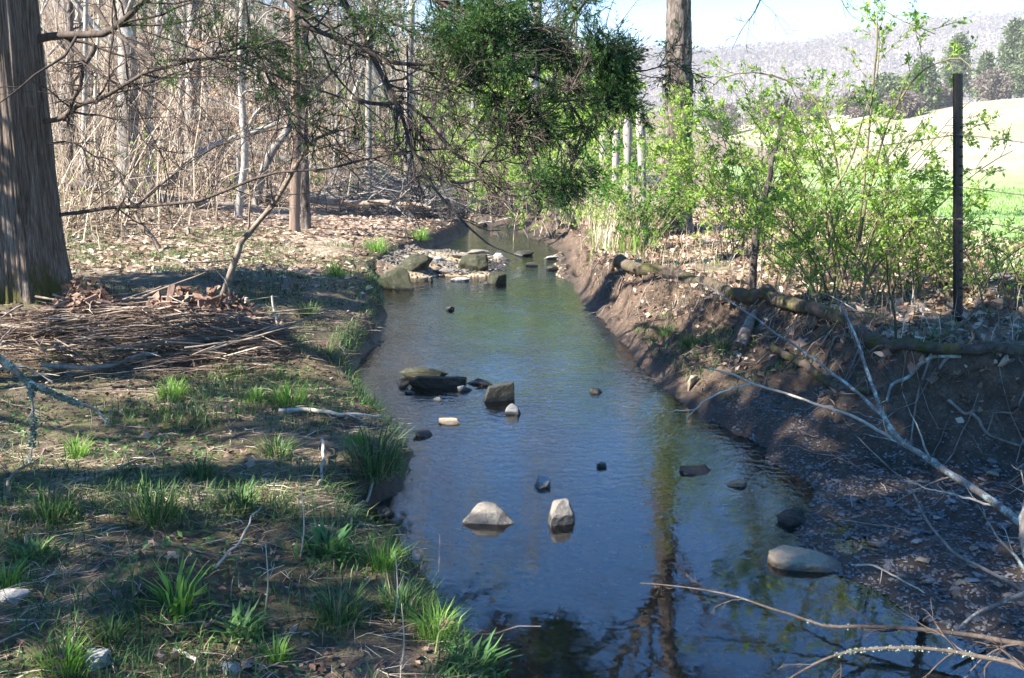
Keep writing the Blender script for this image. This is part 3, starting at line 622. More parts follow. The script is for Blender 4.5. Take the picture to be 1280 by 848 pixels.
# beech saplings still holding tan leaves
for k, (px, py, hgt, lb) in enumerate([(262, 240, 2.6, 'beech sapling holding tan dead leaves above the white leaning trunk'), (335, 235, 2.2, 'beech sapling with peach coloured dead leaves behind the leaning grey tree'), (415, 240, 1.8, 'low beech sapling with dead leaves left of the brush pile')]):
    g = gp(px, py); d1 = g[1]; pt = np.linspace(0, 1, 10)[:, None]; tr = g + np.concatenate([.12 * pt * pt, 0 * pt, hgt * pt], 1); e = empty('beech_sapling', g, lb, 'tree')
    rad = np.linspace(.022, .006, 10); a = MB(); tubes(a, tr, rad, 6); a.build('trunk', M['grey_bark'], e, True, g)
    P1, R1 = spawn(tr[None], rad[None], 16, (.2, 1), (.3, .6), (.9, 1.4), 6, .5, .0, .1); P2, R2 = spawn(P1, R1, 5, (.2, 1), (.3, .5), (.5, 1), 4, .6, 0, .15)
    b = MB(); tubes(b, P1, np.maximum(R1, .003), 3); tubes(b, P2, np.maximum(R2, .002), 3); b.build('branches', M['grey_bark'], e, True, g)
    c = MB(); q, dd = along(P2, 7, .6); leaves(c, q, .085, .5, dd); c.build('leaves', M['beech_leaf'], e, False, g)

LP = {}
def limb(name, label, cat, path, r0, r1, mat, kids=0, klen=(.15, .4), n=30, rough=.1, wob=0., lev=1, up=0., rr=.5, ang=(.4, 1.1), sides=8, tag_part='twigs', lowt=.1, tipr=.25, minr=.0012):
    p, r = trace(path, r0, r1, n, wob)
    if name in ('dead_snag', 'upright_stick', 'weed_stem', 'leaning_sapling', 'dead_stub', 'leaning_white_tree'): p[0, 2] = min(p[0, 2], float(H(p[0, 0], p[0, 1])) - .02)
    base = p[0].copy(); e = empty(name, base, label, cat); LP[label] = (p, r)
    a = MB(); tubes(a, p, r, sides, rough=rough); a.build('stem', M[mat], e, True, base)
    if kids:
        P1, R1 = spawn(p[None], r[None], kids, (lowt, 1.), klen, ang, 7, rr, up, .18, tipr)
        b = MB(); tubes(b, P1, np.maximum(R1, minr), 4)
        if lev > 1: P2, R2 = spawn(P1, R1, 4, (.2, 1), (.3, .6), (.4, 1.), 5, .6, up, .2); tubes(b, P2, np.maximum(R2, minr), 3)
        b.build(tag_part, M[mat], e, True, base)
    return e
# white leaning trunk and small dead wood in the left woods
dA = gd(190, 245)
limb('leaning_white_tree', 'bare white trunk leaning up to the right across the clearing', 'trunk', [(186, 242, dA), (205, 230, dA), (225, 214, dA), (245, 198, dA), (262, 185, dA), (285, 175, dA), (315, 166, dA), (352, 152, dA)], .075, .04, 'pale_bark', 6, (.1, .3), lev=2)
limb('dead_stub', 'short dark dead stub slanting up out of the leaf litter', 'branch', [(200, 312, gd(200, 312)), (190, 297, gd(200, 312)), (176, 280, gd(200, 312)), (168, 265, gd(200, 312))], .035, .02, 'deadwood', 2, (.2, .4))
for path, lb in [([(212, 470, 0), (175, 315, 0)], None)]: pass
g0 = gd(276, 380)
limb('leaning_sapling', 'thin brown sapling bending up to the right from the grassy bank', 'sapling', [(276, 382, g0), (280, 360, g0), (292, 330, g0), (303, 302, g0), (320, 282, g0), (342, 255, g0 - .1), (352, 240, g0 - .2), (372, 205, g0 - .3), (392, 178, g0 - .4), (425, 165, g0 - .5)], .032, .012, 'deadwood', 9, (.2, .5), lev=2, wob=.02, ang=(.3, .8), lowt=.3, up=.05)

for k, (xa_, ya_, L_, az_) in enumerate([(-7.5, 17.5, 3.2, .3), (-5.2, 20, 4, -.35), (-9.5, 21, 4.5, .8), (-6.5, 24.5, 5, .15), (-3.6, 22.5, 3, -.6), (-11, 26, 5, -.2)]):
    t = np.linspace(0, 1, 14); xx = xa_ + np.cos(az_) * L_ * t; yy = ya_ + np.sin(az_) * L_ * t; p = np.stack([xx, yy, H(xx, yy) + .1 + .25 * t * (k % 3)], -1); e = empty('fallen_tree', p[0], ['grey fallen trunk lowest on the leafy hillside', 'long thin fallen trunk angling down towards the brush pile', 'fallen trunk propped across the slope behind the thick grey tree', 'dark fallen trunk lying high on the slope', 'short fallen trunk near the brush pile', 'fallen trunk farthest up the slope at the left'][k], 'fallen tree')
    mb = MB(); tubes(mb, p, np.linspace(.09, .03, 14), 8, rough=.1); mb.build('trunk', M[['grey_bark', 'deadwood', 'oak_bark'][k % 3]], e, True, p[0]); Q, Rq = spawn(p[None], np.linspace(.09, .03, 14)[None], 9, (.2, 1), (.15, .4), (.6, 1.3), 6, .4, .03, .2); mb = MB(); tubes(mb, Q, np.maximum(Rq, .004), 4); mb.build('branches', M['grey_bark'], e, True, p[0])
# brush pile of grey dead branches
gb = gp(470, 268); e = empty('brush_pile', gb, 'grey pile of dead brushwood left of the far creek bend', 'brush pile')
mb = MB(); N_ = 170
c = gb + np.stack([rng.normal(0, .75, N_), rng.normal(.5, .35, N_), np.abs(rng.normal(.15, .35, N_))], -1); c[:, 2] = np.minimum(c[:, 2], gb[2] + .95 - .5 * np.abs(c[:, 0] - gb[0]))
c[:, 2] = np.maximum(c[:, 2], H(c[:, 0], c[:, 1]) + .02)
az = rng.normal(.0, .7, N_); dr = norm(np.stack([np.cos(az), np.sin(az) * .5, rng.normal(-.15, .3, N_)], -1)); pts = [c - dr * .6]
for q in range(6): pts.append(pts[-1] + dr * .22); dr = norm(dr + rng.normal(0, .09, dr.shape))
PB = np.stack(pts, 1); RB = rng.uniform(.006, .018, N_)[:, None] * np.linspace(1, .3, 7); tubes(mb, PB, RB, 4); Q, Rq = spawn(PB, RB, 6, (.2, 1), (.2, .5), (.3, .9), 4, .6, 0, .15); tubes(mb, Q, np.maximum(Rq, .002), 3)
o = mb.build('brushwood', M['grey_bark'], e, True, gb); o['kind'] = 'stuff'

# ------------------------------------------------------------------ the big cedar at the left
def big_trunk():
    base = np.array([-3.93, 8.3, 0.]); base[2] = float(H(base[0], base[1])) - .15
    nr, ns = 130, 256; V = []
    th = np.arange(ns) / ns * 2 * np.pi
    for k in range(nr):
        t = k / (nr - 1); z = t * 9.5; r = .315 * (1 - .45 * t) + .08 * math.exp(-z / .25) + .045 * math.exp(-z / 1.)
        fl = .09 * math.exp(-z / .9) + .03
        rad = r * (1 + fl * np.sin(th * 5 + 1.2 + .35 * z) * np.cos(th * 2 + .5)) + .03 * (fbm(np.cos(th) * 4 + 9, np.sin(th) * 4 + z * .25, 3, 5)) - .035 * np.abs(fbm(np.cos(th) * 9 + 3, np.sin(th) * 9 + z * .35, 4, 6)) + .008 * fbm(np.cos(th) * 30, np.sin(th) * 30 + z * 1.5, 2, 7)
        V.append(np.stack([np.cos(th) * rad, np.sin(th) * rad, np.full(ns, z)], -1))
    V = np.array(V).reshape(-1, 3); i = np.arange(nr - 1)[:, None] * ns; j = np.arange(ns)[None]; j2 = (j + 1) % ns
    q = np.stack([i + j, i + j2, i + ns + j2, i + ns + j], -1).reshape(-1, 4)
    return base, MB().add(V, q)
base, tb = big_trunk()
cedar = empty('big_cedar', base, 'huge old cedar with fibrous grey brown trunk at the left edge', 'tree')
o = bpy.data.objects.new('trunk', tb.mesh('trunk', M['cedar_bark'])); C.objects.link(o); o.parent = cedar
LIMBS = [  # traced boughs: path, r0, r1
 ([(60, 48, 8.3), (110, 43, 8.1), (150, 24, 7.9), (190, -6, 7.7), (250, -50, 7.4), (340, -90, 7.1), (450, -100, 6.9)], .055, .02),
 ([(78, 150, 8.2), (100, 133, 8.1), (130, 114, 7.9), (170, 98, 7.7), (205, 84, 7.6), (245, 70, 7.4), (300, 62, 7.2), (360, 50, 7.)], .036, .012),
 ([(120, 10, 8.2), (135, 30, 8.), (160, 48, 7.8), (195, 68, 7.6), (235, 76, 7.4), (285, 76, 7.2), (345, 96, 7.), (400, 110, 6.9), (455, 130, 6.8)], .028, .010),
 ([(94, 268, 8.3), (140, 262, 8.1), (180, 260, 7.9), (230, 248, 7.7), (255, 244, 7.6), (300, 232, 7.4), (350, 217, 7.2), (395, 211, 7.), (440, 200, 6.9), (490, 193, 6.8), (530, 190, 6.7), (580, 186, 6.6)], .026, .009),
 ([(260, -60, 7.4), (330, -30, 7.2), (380, 20, 7.), (400, 40, 6.9), (440, 60, 6.8), (500, 75, 6.7), (560, 72, 6.6), (620, 50, 6.5)], .04, .014),
 ([(380, -70, 7.), (430, 10, 6.9), (462, 70, 6.8), (482, 110, 6.7), (505, 150, 6.6), (516, 185, 6.6), (540, 225, 6.5), (565, 262, 6.4), (596, 297, 6.3), (618, 312, 6.3), (650, 326, 6.3)], .032, .005),
 ([(440, 120, 6.8), (470, 128, 6.7), (505, 130, 6.7), (530, 152, 6.6), (548, 172, 6.6), (572, 194, 6.5), (600, 203, 6.5), (625, 202, 6.5)], .022, .009),
 ([(565, 232, 6.4), (600, 228, 6.4), (625, 230, 6.4), (650, 244, 6.3), (678, 248, 6.3), (702, 238, 6.3)], .014, .005),
 ([(600, 203, 6.5), (615, 185, 6.5), (640, 160, 6.4), (668, 150, 6.4), (690, 135, 6.3), (720, 100, 6.3), (738, 70, 6.3)], .014, .006),
 ([(480, -80, 7.), (540, 0, 6.9), (590, 18, 6.8), (640, 12, 6.7), (700, -10, 6.6)], .028, .012),
 ([(830, -60, 7.2), (745, -10, 7.), (715, 38, 6.9), (690, 62, 6.8), (640, 80, 6.7), (600, 95, 6.6)], .02, .008),
 ([(560, 10, 6.9), (600, 60, 6.8), (660, 95, 6.7), (710, 110, 6.6), (760, 105, 6.5), (800, 90, 6.4), (840, 75, 6.4)], .022, .006),
 ([(500, 80, 6.8), (560, 100, 6.7), (620, 120, 6.6), (680, 130, 6.5), (740, 118, 6.4)], .018, .006),
 ([(505, 60, 6.9), (508, 120, 6.8), (512, 170, 6.7), (514, 220, 6.6), (518, 262, 6.5)], .012, .004),
 ([(300, -40, 7.3), (315, 40, 7.2), (330, 95, 7.1), (360, 140, 7.), (395, 160, 6.9), (420, 190, 6.9)], .02, .005),
 ([(600, 95, 6.6), (625, 140, 6.5), (655, 185, 6.4), (672, 225, 6.3)], .012, .004),
 ([(700, 110, 6.6), (722, 150, 6.5), (728, 190, 6.4), (716, 232, 6.3)], .012, .004),
 ([(740, 118, 6.4), (775, 130, 6.4), (800, 150, 6.3)], .01, .004),
 ([(400, -40, 7.), (470, 10, 6.8), (520, 45, 6.7), (600, 55, 6.6), (680, 40, 6.5), (740, 60, 6.4)], .02, .006),
 ([(640, 80, 6.7), (660, 130, 6.6), (690, 175, 6.5), (706, 215, 6.4)], .012, .004),
 ([(120, 60, 8.), (105, 90, 7.9), (92, 130, 7.9), (80, 150, 8.)], .03, .022),
 ([(150, 30, 7.9), (158, 70, 7.8), (156, 110, 7.8), (162, 150, 7.7), (178, 175, 7.6), (205, 190, 7.5)], .014, .004),
 ([(90, 180, 8.2), (115, 192, 8.1), (140, 210, 8.), (155, 240, 7.9), (148, 262, 7.9)], .014, .005),
 ([(150, 262, 8.), (175, 278, 7.9), (185, 300, 7.9), (205, 320, 7.9)], .012, .004),
 # boughs higher up, above the frame, seen in the creek and as shade
 ([(40, -250, 8.3), (200, -220, 7.8), (400, -180, 7.2), (600, -170, 6.8), (760, -120, 6.6)], .06, .015),
 ([(40, -450, 8.3), (220, -420, 8.6), (400, -400, 8.4), (560, -380, 8.2)], .06, .015),
 ([(40, -620, 8.3), (200, -560, 7.4), (330, -520, 6.8), (480, -500, 6.4)], .05, .015),
 ([(40, -300, 8.3), (-100, -330, 8.), (-260, -320, 7.6)], .05, .015),
 ([(30, -100, 8.3), (120, -110, 9.), (260, -60, 9.6), (380, -40, 10.2)], .05, .012)]
tm = MB(); AL = []; RL = []
for path, r0, r1 in LIMBS:
    r0 *= .62; r1 *= .55
    if path[0][0] < 110 and path[0][2] > 8.05 and path[0][1] > -90: path = [(45, path[0][1] + 3, 8.3)] + path
    p, r = trace(path, r0, r1, 22, .04); tubes(tm, p, r, 7, rough=.12); AL.append(p); RL.append(r)
AL = np.array(AL); RL = np.array(RL)
oo = tm.build('boughs', M['cedar_twig'], cedar, True, base)
P1, R1 = spawn(AL, RL, 24, (.15, 1), (.15, .45), (.4, 1.2), 8, .5, -.02, .17)
P2, R2 = spawn(P1, R1, 6, (.15, 1), (.3, .65), (.4, 1.1), 6, .6, -.03, .18)
P3, R3 = spawn(P2, R2, 4, (.15, 1), (.35, .8), (.3, 1.), 5, .7, -.03, .2)
BL = [(620, 20, 130, 42, 1.), (710, 70, 90, 45, 1.1), (570, 55, 80, 32, .7), (480, 15, 80, 32, .6), (668, 148, 50, 42, .6), (692, 205, 34, 34, .9), (785, 90, 55, 40, 1.1), (400, 15, 130, 30, .45), (320, 50, 85, 45, .5), (400, 110, 85, 50, .38), (250, 10, 70, 35, .45), (540, 130, 80, 40, .05), (120, -10, 100, 20, .25), (720, 115, 50, 40, 1.)]
def cedar_w(p):
    px, py = proj(p); w = np.zeros(len(p))
    for bx, by, sx, sy, a in BL: w += a * np.exp(-(((px - bx) / sx) ** 2 + ((py - by) / sy) ** 2))
    w = np.where(py < -60, .7, w); return w
cut = lambda Q: (proj(Q[:, -1])[1] < 275) 
k1 = np.ones(len(P1), bool); ky = proj(P1[:, -1]); k1 = ~((ky[1] > 300)); P1, R1 = P1[k1], R1[k1]
k2 = cut(P2) & cut(P2[:, :1]); P2, R2 = P2[k2], R2[k2]; k3 = cut(P3); P3, R3 = P3[k3], R3[k3]
x3, y3 = proj(P3[:, 2]); k3 = ~((x3 < 240) & (y3 > 110) & (rng.random(len(P3)) < .85)); P3, R3 = P3[k3], R3[k3]
tw = MB(); tubes(tw, P1, np.maximum(R1, .0032), 4); tubes(tw, P2, np.maximum(R2, .0022), 3); tubes(tw, P3, np.maximum(R3, .0014), 3)
o = tw.build('twigs', M['cedar_twig'], cedar, True, base); o['kind'] = 'stuff'
w3 = cedar_w(P3[:, 2]); m3 = P3[:, 2]; w3 = w3 * np.clip((vn(m3[:, 0] * 3.2, m3[:, 2] * 4.5 + m3[:, 1] * 2, 88) - .2) * 2.4, 0, 1); k = rng.random(len(P3)) < w3 * .62; F3 = P3[k]
Q4, _ = spawn(F3, np.full(F3.shape[:2], .001), 4, (.1, 1), (.05, .14), (.3, .8), 4, 1, -.06, .1, absl=True)
fm = MB(); c, dd = along(Q4, 11, .38); leaves(fm, c, .028, .15, dd, flat=.0); c, dd = along(F3, 8, .45); leaves(fm, c, .03, .15, dd)
o = fm.build('foliage', M['cedar_green'], cedar, False, base); o['kind'] = 'stuff'
print('cedar twigs', len(P3), 'sprays', len(Q4))

# ------------------------------------------------------------------ the bark-plated tree on the right bank
g = gp(846, 294); dT = g[1]; u = dT / F
pth = [(846, 298, dT), (845, 240, dT), (847, 170, dT), (849, 90, dT), (849, 0, dT), (852, -60, dT), (858, -150, dT), (868, -240, dT), (884, -330, dT), (900, -480, dT), (905, -640, dT)]
p, r = trace(pth, 21 * u, 6 * u, 40); r[:3] = [25 * u, 21.5 * u, 20 * u]; p[0, 2] -= .1
tree = empty('plated_bark_tree', g, 'tall straight tree with rough plated bark on the right bank', 'tree')
nr = 110; pp = smooth_path(p, nr); rr_ = np.interp(np.linspace(0, 39, nr), range(40), r); ns = 40; th = np.arange(ns) / ns * 2 * np.pi
zz = pp[:, 2][:, None]; bark = 1 + .14 * fbm(np.cos(th) * 6 + 20 + 0 * zz, np.sin(th) * 6 + zz * 2.6, 3, 15) - .22 * np.abs(fbm(np.cos(th[None]) * 5 + np.sin(th[None]) * 7 + 0 * zz, zz * 5, 2, 16))
V = pp[:, None, :] + (rr_[:, None] * bark)[..., None] * np.stack([np.cos(th), np.sin(th), 0 * th], -1)
i = np.arange(nr - 1)[:, None] * ns; j = np.arange(ns)[None]; j2 = (j + 1) % ns
MB().add(V.reshape(-1, 3), np.stack([i + j, i + j2, i + ns + j2, i + ns + j], -1).reshape(-1, 4)).build('trunk', M['oak_bark'], tree, True, g)
ll = [([(854, -110, dT), (835, -180, dT), (800, -260, dT), (770, -380, dT), (750, -520, dT)], .1, .03), ([(850, -60, dT), (890, -120, dT - .5), (950, -180, dT - 1), (1020, -240, dT - 1.6)], .05, .012), ([(858, -160, dT), (800, -190, dT - .6), (730, -210, dT - 1.5), (660, -200, dT - 2.4)], .05, .012), ([(870, -250, dT), (930, -330, dT + .6), (990, -430, dT + 1)], .06, .02)]
b = MB(); AL2 = []; RL2 = []
for path, r0, r1 in ll: p_, r_ = trace(path, r0, r1, 14, .12); tubes(b, p_, r_, 7, rough=.08); AL2.append(p_); RL2.append(r_)
b.build('limbs', M['oak_bark'], tree, True, g)
P1, R1 = spawn(np.array(AL2), np.array(RL2), 10, (.2, 1), (.25, .5), (.4, 1.1), 7, .5, .03, .2); Pt, Rt = spawn(p[None, 26:], r[None, 26:], 14, (.1, 1), (.3, .6), (.5, 1.1), 7, .4, .04, .2)
P1 = np.concatenate([P1, Pt]); R1 = np.concatenate([R1, Rt]); P2, R2 = spawn(P1, R1, 6, (.2, 1), (.3, .6), (.4, 1), 5, .6, .03, .2); P3, R3 = spawn(P2, R2, 4, (.2, 1), (.35, .7), (.3, 1), 4, .7, .02, .2)
b = MB(); tubes(b, P1, np.maximum(R1, .006), 4); tubes(b, P2, np.maximum(R2, .004), 3); tubes(b, P3, np.maximum(R3, .0025), 3); o = b.build('twigs', M['oak_bark'], tree, True, g); o['kind'] = 'stuff'

# ------------------------------------------------------------------ trees outside the frame: right one shows in the creek, others added for shade
def side_tree(x, y, h, r, label, limbs, mat, leaf=None, seed=3, crown=None):
    z = float(H(x, y)); g = np.array([x, y, z]); e = empty('side_tree', g, label, 'tree')
    t = np.linspace(0, 1, 16); tr = g + np.stack([.2 * fbm(t * 2, t * 0, 2, seed), .2 * fbm(t * 2, t * 0 + 5, 2, seed), t * h - .1 * (t == 0)], -1); rad = r * (1 - .75 * t)
    a = MB(); tubes(a, tr, rad, 12, rough=.08); a.build('trunk', M[mat], e, True, g)
    A = []; B_ = []
    for (tz, dx, dy, dz) in limbs:
        s = np.linspace(0, 1, 14)[:, None]; b0 = np.array([np.interp(tz, t * h, tr[:, k]) for k in range(3)])
        A.append(b0 + s * np.array([dx, dy, dz]) + .18 * np.stack([fbm(s[:, 0] * 3, s[:, 0] * 0 + q * 5 + tz, 2, seed) for q in range(3)], -1) * s); B_.append(np.linspace(.045, .01, 14))
    A = np.array(A); B_ = np.array(B_); P1, R1 = spawn(A, B_, 10, (.15, 1), (.2, .45), (.4, 1.1), 7, .5, .0, .18); P2, R2 = spawn(P1, R1, 6, (.2, 1), (.3, .6), (.4, 1), 5, .6, -.01, .2); P3, R3 = spawn(P2, R2, 4, (.2, 1), (.35, .7), (.3, 1), 4, .7, -.01, .2)
    b = MB(); tubes(b, A, B_, 6, rough=.1); tubes(b, P1, np.maximum(R1, .004), 4); tubes(b, P2, np.maximum(R2, .003), 3); tubes(b, P3, np.maximum(R3, .002), 3); b.build('branches', M[mat], e, True, g)
    if leaf:
        c = MB(); q, dd = along(P3, leaf[1], .8)
        if leaf[3] < 1: q_k = rng.random(len(q)) < leaf[3]; q = q[q_k]; dd = dd[q_k]
        leaves(c, q + rng.normal(0, .02, q.shape), leaf[2], .55, dd)
        if crown:  # leaf masses shaped and placed for the shade they cast
            
          for cx, cy_, cz, ra, rb, rc, nn, sz in crown:
            q = norm(rng.normal(size=(nn, 3))) * rng.random((nn, 1)) ** .4 * [ra, rb, rc] + [cx, cy_, cz]; q = q[vn(q[:, 0] * 2.2 + q[:, 2], q[:, 1] * 2.2, 8) > .3]; leaves(c, q, sz, .6)
        o = c.build('leaves', M[leaf[0]], e, False, g); o['kind'] = 'stuff'
    return e
side_tree(5.6, 7.4, 9, .15, 'leafy tree overhanging the creek from beyond the right edge', [(3.6, -2.6, .3, .4), (4.4, -2.8, 1.3, .6), (5.2, -2.2, -1.2, .8), (6, -1.8, .4, 1.)], 'oak_bark', ('young_leaf', 5, .045, .8), 13)
side_tree(-5.6, 2.4, 9.5, .2, 'dense unseen evergreen added outside the left edge to shade the creek', [(3.4, 1.4, .8, .6), (4.2, 2.2, 1.2, .9), (4.8, 1.8, -1.2, .8), (5., 2.4, 0, .8), (5.6, 1.9, 1.6, .9), (6.4, 2.0, .4, .8), (6.8, 1.6, -1.0, .6), (7.6, 1.3, 1.2, .8), (4.6, .6, 2.2, .6), (5.8, -1.2, 1., .6), (6.8, -.6, -1.6, .9), (7.2, -.2, -2.2, .5)], 'cedar_bark', ('cedar_green', 9, .08, .9), 14, [(-5.6, .8, 7.5, 1.5, 2.3, 1., 9000, .14), (-5.6, 1.1, 4.3, 1.3, 1., .6, 2800, .1), (-5.9, 2.9, 4.6, 1., .5, .5, 1000, .1)])
side_tree(-7.4, 7.6, 8.5, .18, 'crowded unseen evergreen added left of the big cedar to shade the bank', [(2.6, 1.6, .6, .6), (3.2, 1.4, 1.4, .6), (3.8, 1.2, -.6, .7), (4.6, 1.2, .8, .8), (5.4, -1, .4, .6)], 'cedar_bark', ('cedar_green', 8, .08, .9), 16, [(-6.7, 7.9, 4., 1.3, 2., 1., 6500, .12)])
side_tree(-3.9, -1.6, 10, .2, 'spreading unseen tree behind the camera, added to shade the near banks', [(4.2, 2.2, .4, .7), (5, 2.6, 1.4, .8), (5.8, 1.6, 2., .8), (6.2, 2.4, -.4, .8), (7, 1.6, 1., .8), (5.2, .4, 2.4, .6), (7.6, 1.2, -.2, .9), (4.4, -1.5, 1.2, .6)], 'oak_bark', ('cedar_green', 8, .08, .8), 15)
side_tree(-6.6, 4.0, 9, .15, 'many branched unseen tree added outside the left edge to cast shadow streaks', [(2.4, 2., .2, 1.2), (3., 1.8, 1.2, 1.2), (3.6, 2., -1., 1.), (4., 1.6, .4, 1.4), (4.6, 1.6, -1.4, 1.2), (5.2, 1.4, 1.4, 1.2), (3.4, -.6, 1.8, 1.2), (2.8, .8, -1.6, 1.)], 'oak_bark', ('cedar_green', 4, .06, .5), 17)
# bare twigs hanging into the top of the picture
limb('hanging_twig', 'bare twig hanging into the sky above the field, nearer the plated bark tree', 'twig', [(960, -60, 6.4), (956, -20, 6.3), (945, 12, 6.2), (928, 36, 6.2), (915, 62, 6.2)], .006, .0015, 'cedar_twig', 5, (.2, .5), lev=2)
limb('hanging_twig', 'shorter leafy twig hanging into the sky above the rose bush', 'twig', [(1052, -50, 6.4), (1050, -10, 6.3), (1056, 8, 6.3), (1066, 22, 6.3)], .004, .0012, 'cedar_twig', 3, (.2, .4))

# ------------------------------------------------------------------ fence: steel post, barbed wires, old wooden posts
g = gp(1201, 402); dP = g[1]
post = empty('steel_fence_post', g, 'dark steel fence post standing upright at the right', 'fence post')
top = P(1199, 92, dP); ht = top[2] - g[2] + .12; w_ = .0115
sec = 1.25 * np.array([(-.024, 0), (-.024, .006), (-.004, .006), (-.004, .036), (.004, .036), (.004, .006), (.024, .006), (.024, 0), (.006, -.004), (-.006, -.004)])
a_ = R(24); sec = np.stack([sec[:, 0] * math.cos(a_) - sec[:, 1] * math.sin(a_), sec[:, 0] * math.sin(a_) + sec[:, 1] * math.cos(a_)], -1)
n_ = len(sec); tilt = (top[0] - g[0])
V = np.concatenate([np.c_[sec + [0, 0], np.full(n_, -.12)], np.c_[sec + [tilt, 0], np.full(n_, ht - .12)]]); i = np.arange(n_)
mb = MB().add(V, np.stack([i, (i + 1) % n_, (i + 1) % n_ + n_, i + n_], -1))
mb.add(np.vstack([V[n_:], V[n_:].mean(0)]), np.stack([i, (i + 1) % n_, np.full(n_, n_)], -1))
mb.build('shaft', M['post_metal'], post, False)
for k in range(22):
    zc = .15 + k * .058; xo = tilt * (zc / ht); c = np.array([xo + .004, -.006, zc])
    if zc > ht - .15: break
    bx = np.array([[sx, sy, sz] for sx in (-1, 1) for sy in (-1, 1) for sz in (-1, 1)]) * [.007, .004, .006] + c
    q = np.array([[0, 1, 3, 2], [4, 6, 7, 5], [0, 4, 5, 1], [2, 3, 7, 6], [0, 2, 6, 4], [1, 5, 7, 3]]); MB().add(bx, q).build('stud', M['post_metal'], post, False)
wd = ['upper', 'middle', 'lower']
for k, ((lx, ly, ld), (ay, by)) in enumerate(zip([(958, 190, 8.2), (958, 232, 8.2), (955, 268, 8.2)], [(168, 178), (234, 244), (274, 290)])):
    A = P(lx, ly, ld); B1 = P(1200, ay, dP - .035); E = P(1420, by + 18, 4.4)
    p = np.concatenate([A + (B1 - A) * np.linspace(0, 1, 20)[:, None] - np.array([0, 0, 1]) * (.03 * np.sin(np.linspace(0, np.pi, 20)))[:, None], B1 + (E - B1) * np.linspace(.05, 1, 18)[:, None]])
    mb = MB(); tubes(mb, p, np.full(len(p), .0026), 5); p2 = p + np.stack([0 * p[:, 0], .002 * np.sin(np.arange(len(p)) * 2), .002 * np.cos(np.arange(len(p)) * 2)], -1); tubes(mb, p2, np.full(len(p), .0013), 4)
    e = tag(empty('barbed_wire', p[0]), ['highest', 'second', 'lowest'][k] + ' strand of barbed wire passing the steel post', 'wire')
    mb.build('strand', M['wire'], e, True, p[0])
    cb = np.linspace(0, len(p) - 1, 34); bb = MB()
    for t in cb:
        i0 = min(int(t), len(p) - 2); c = p[i0] + (p[i0 + 1] - p[i0]) * (t - i0)
        for q in range(3):
            v = norm(rng.normal(size=3)) * .012; tubes(bb, np.array([c - v, c + v]), np.array([.0011, .0006]), 3)
    o = bb.build('barbs', M['wire'], e, True, p[0])
def wood_post(px, pyt, w, d, lean, label, tilt_top=.3):
    x = (px - 640) / F * d; z = float(H(x, d)); zt = P(px, pyt, d)[2]; g = np.array([x, d, z]); hh = zt - z
    t = np.linspace(-.08, 1, 16); p = g + np.stack([lean * t, 0 * t, t * hh], -1); r = w / F * d * (1 + .08 * np.sin(t * 9)); r[-1] *= .55
    e = tag(MB().build if False else empty('wooden_fence_post', g), label, 'fence post'); mb = MB(); tubes(mb, p, r, 9, rough=.1); mb.build('shaft', M['old_post'], e, True, g)
wood_post(806, 132, 5.2, 13.6, -.1, 'leaning silvery fence post nearest the plated bark tree')
wood_post(784, 146, 5.2, 15.5, -.03, 'thick upright weathered fence post, second from the plated bark tree')
wood_post(767, 163, 4.6, 18, .02, 'pale fence post behind the thick weathered one')
wood_post(752, 165, 4.4, 20.5, 0, 'farthest pale fence post half hidden by cedar tips')
limb('dead_snag', 'dark leaning dead snag between the tall tree and the rose bush', 'snag', [(942, 326, 8.3), (946, 290, 8.3), (953, 262, 8.3), (958, 235, 8.3), (966, 200, 8.3), (975, 165, 8.3), (984, 122, 8.3)], .034, .014, 'oak_bark', 5, (.1, .3), lev=2, wob=.01, lowt=.35)

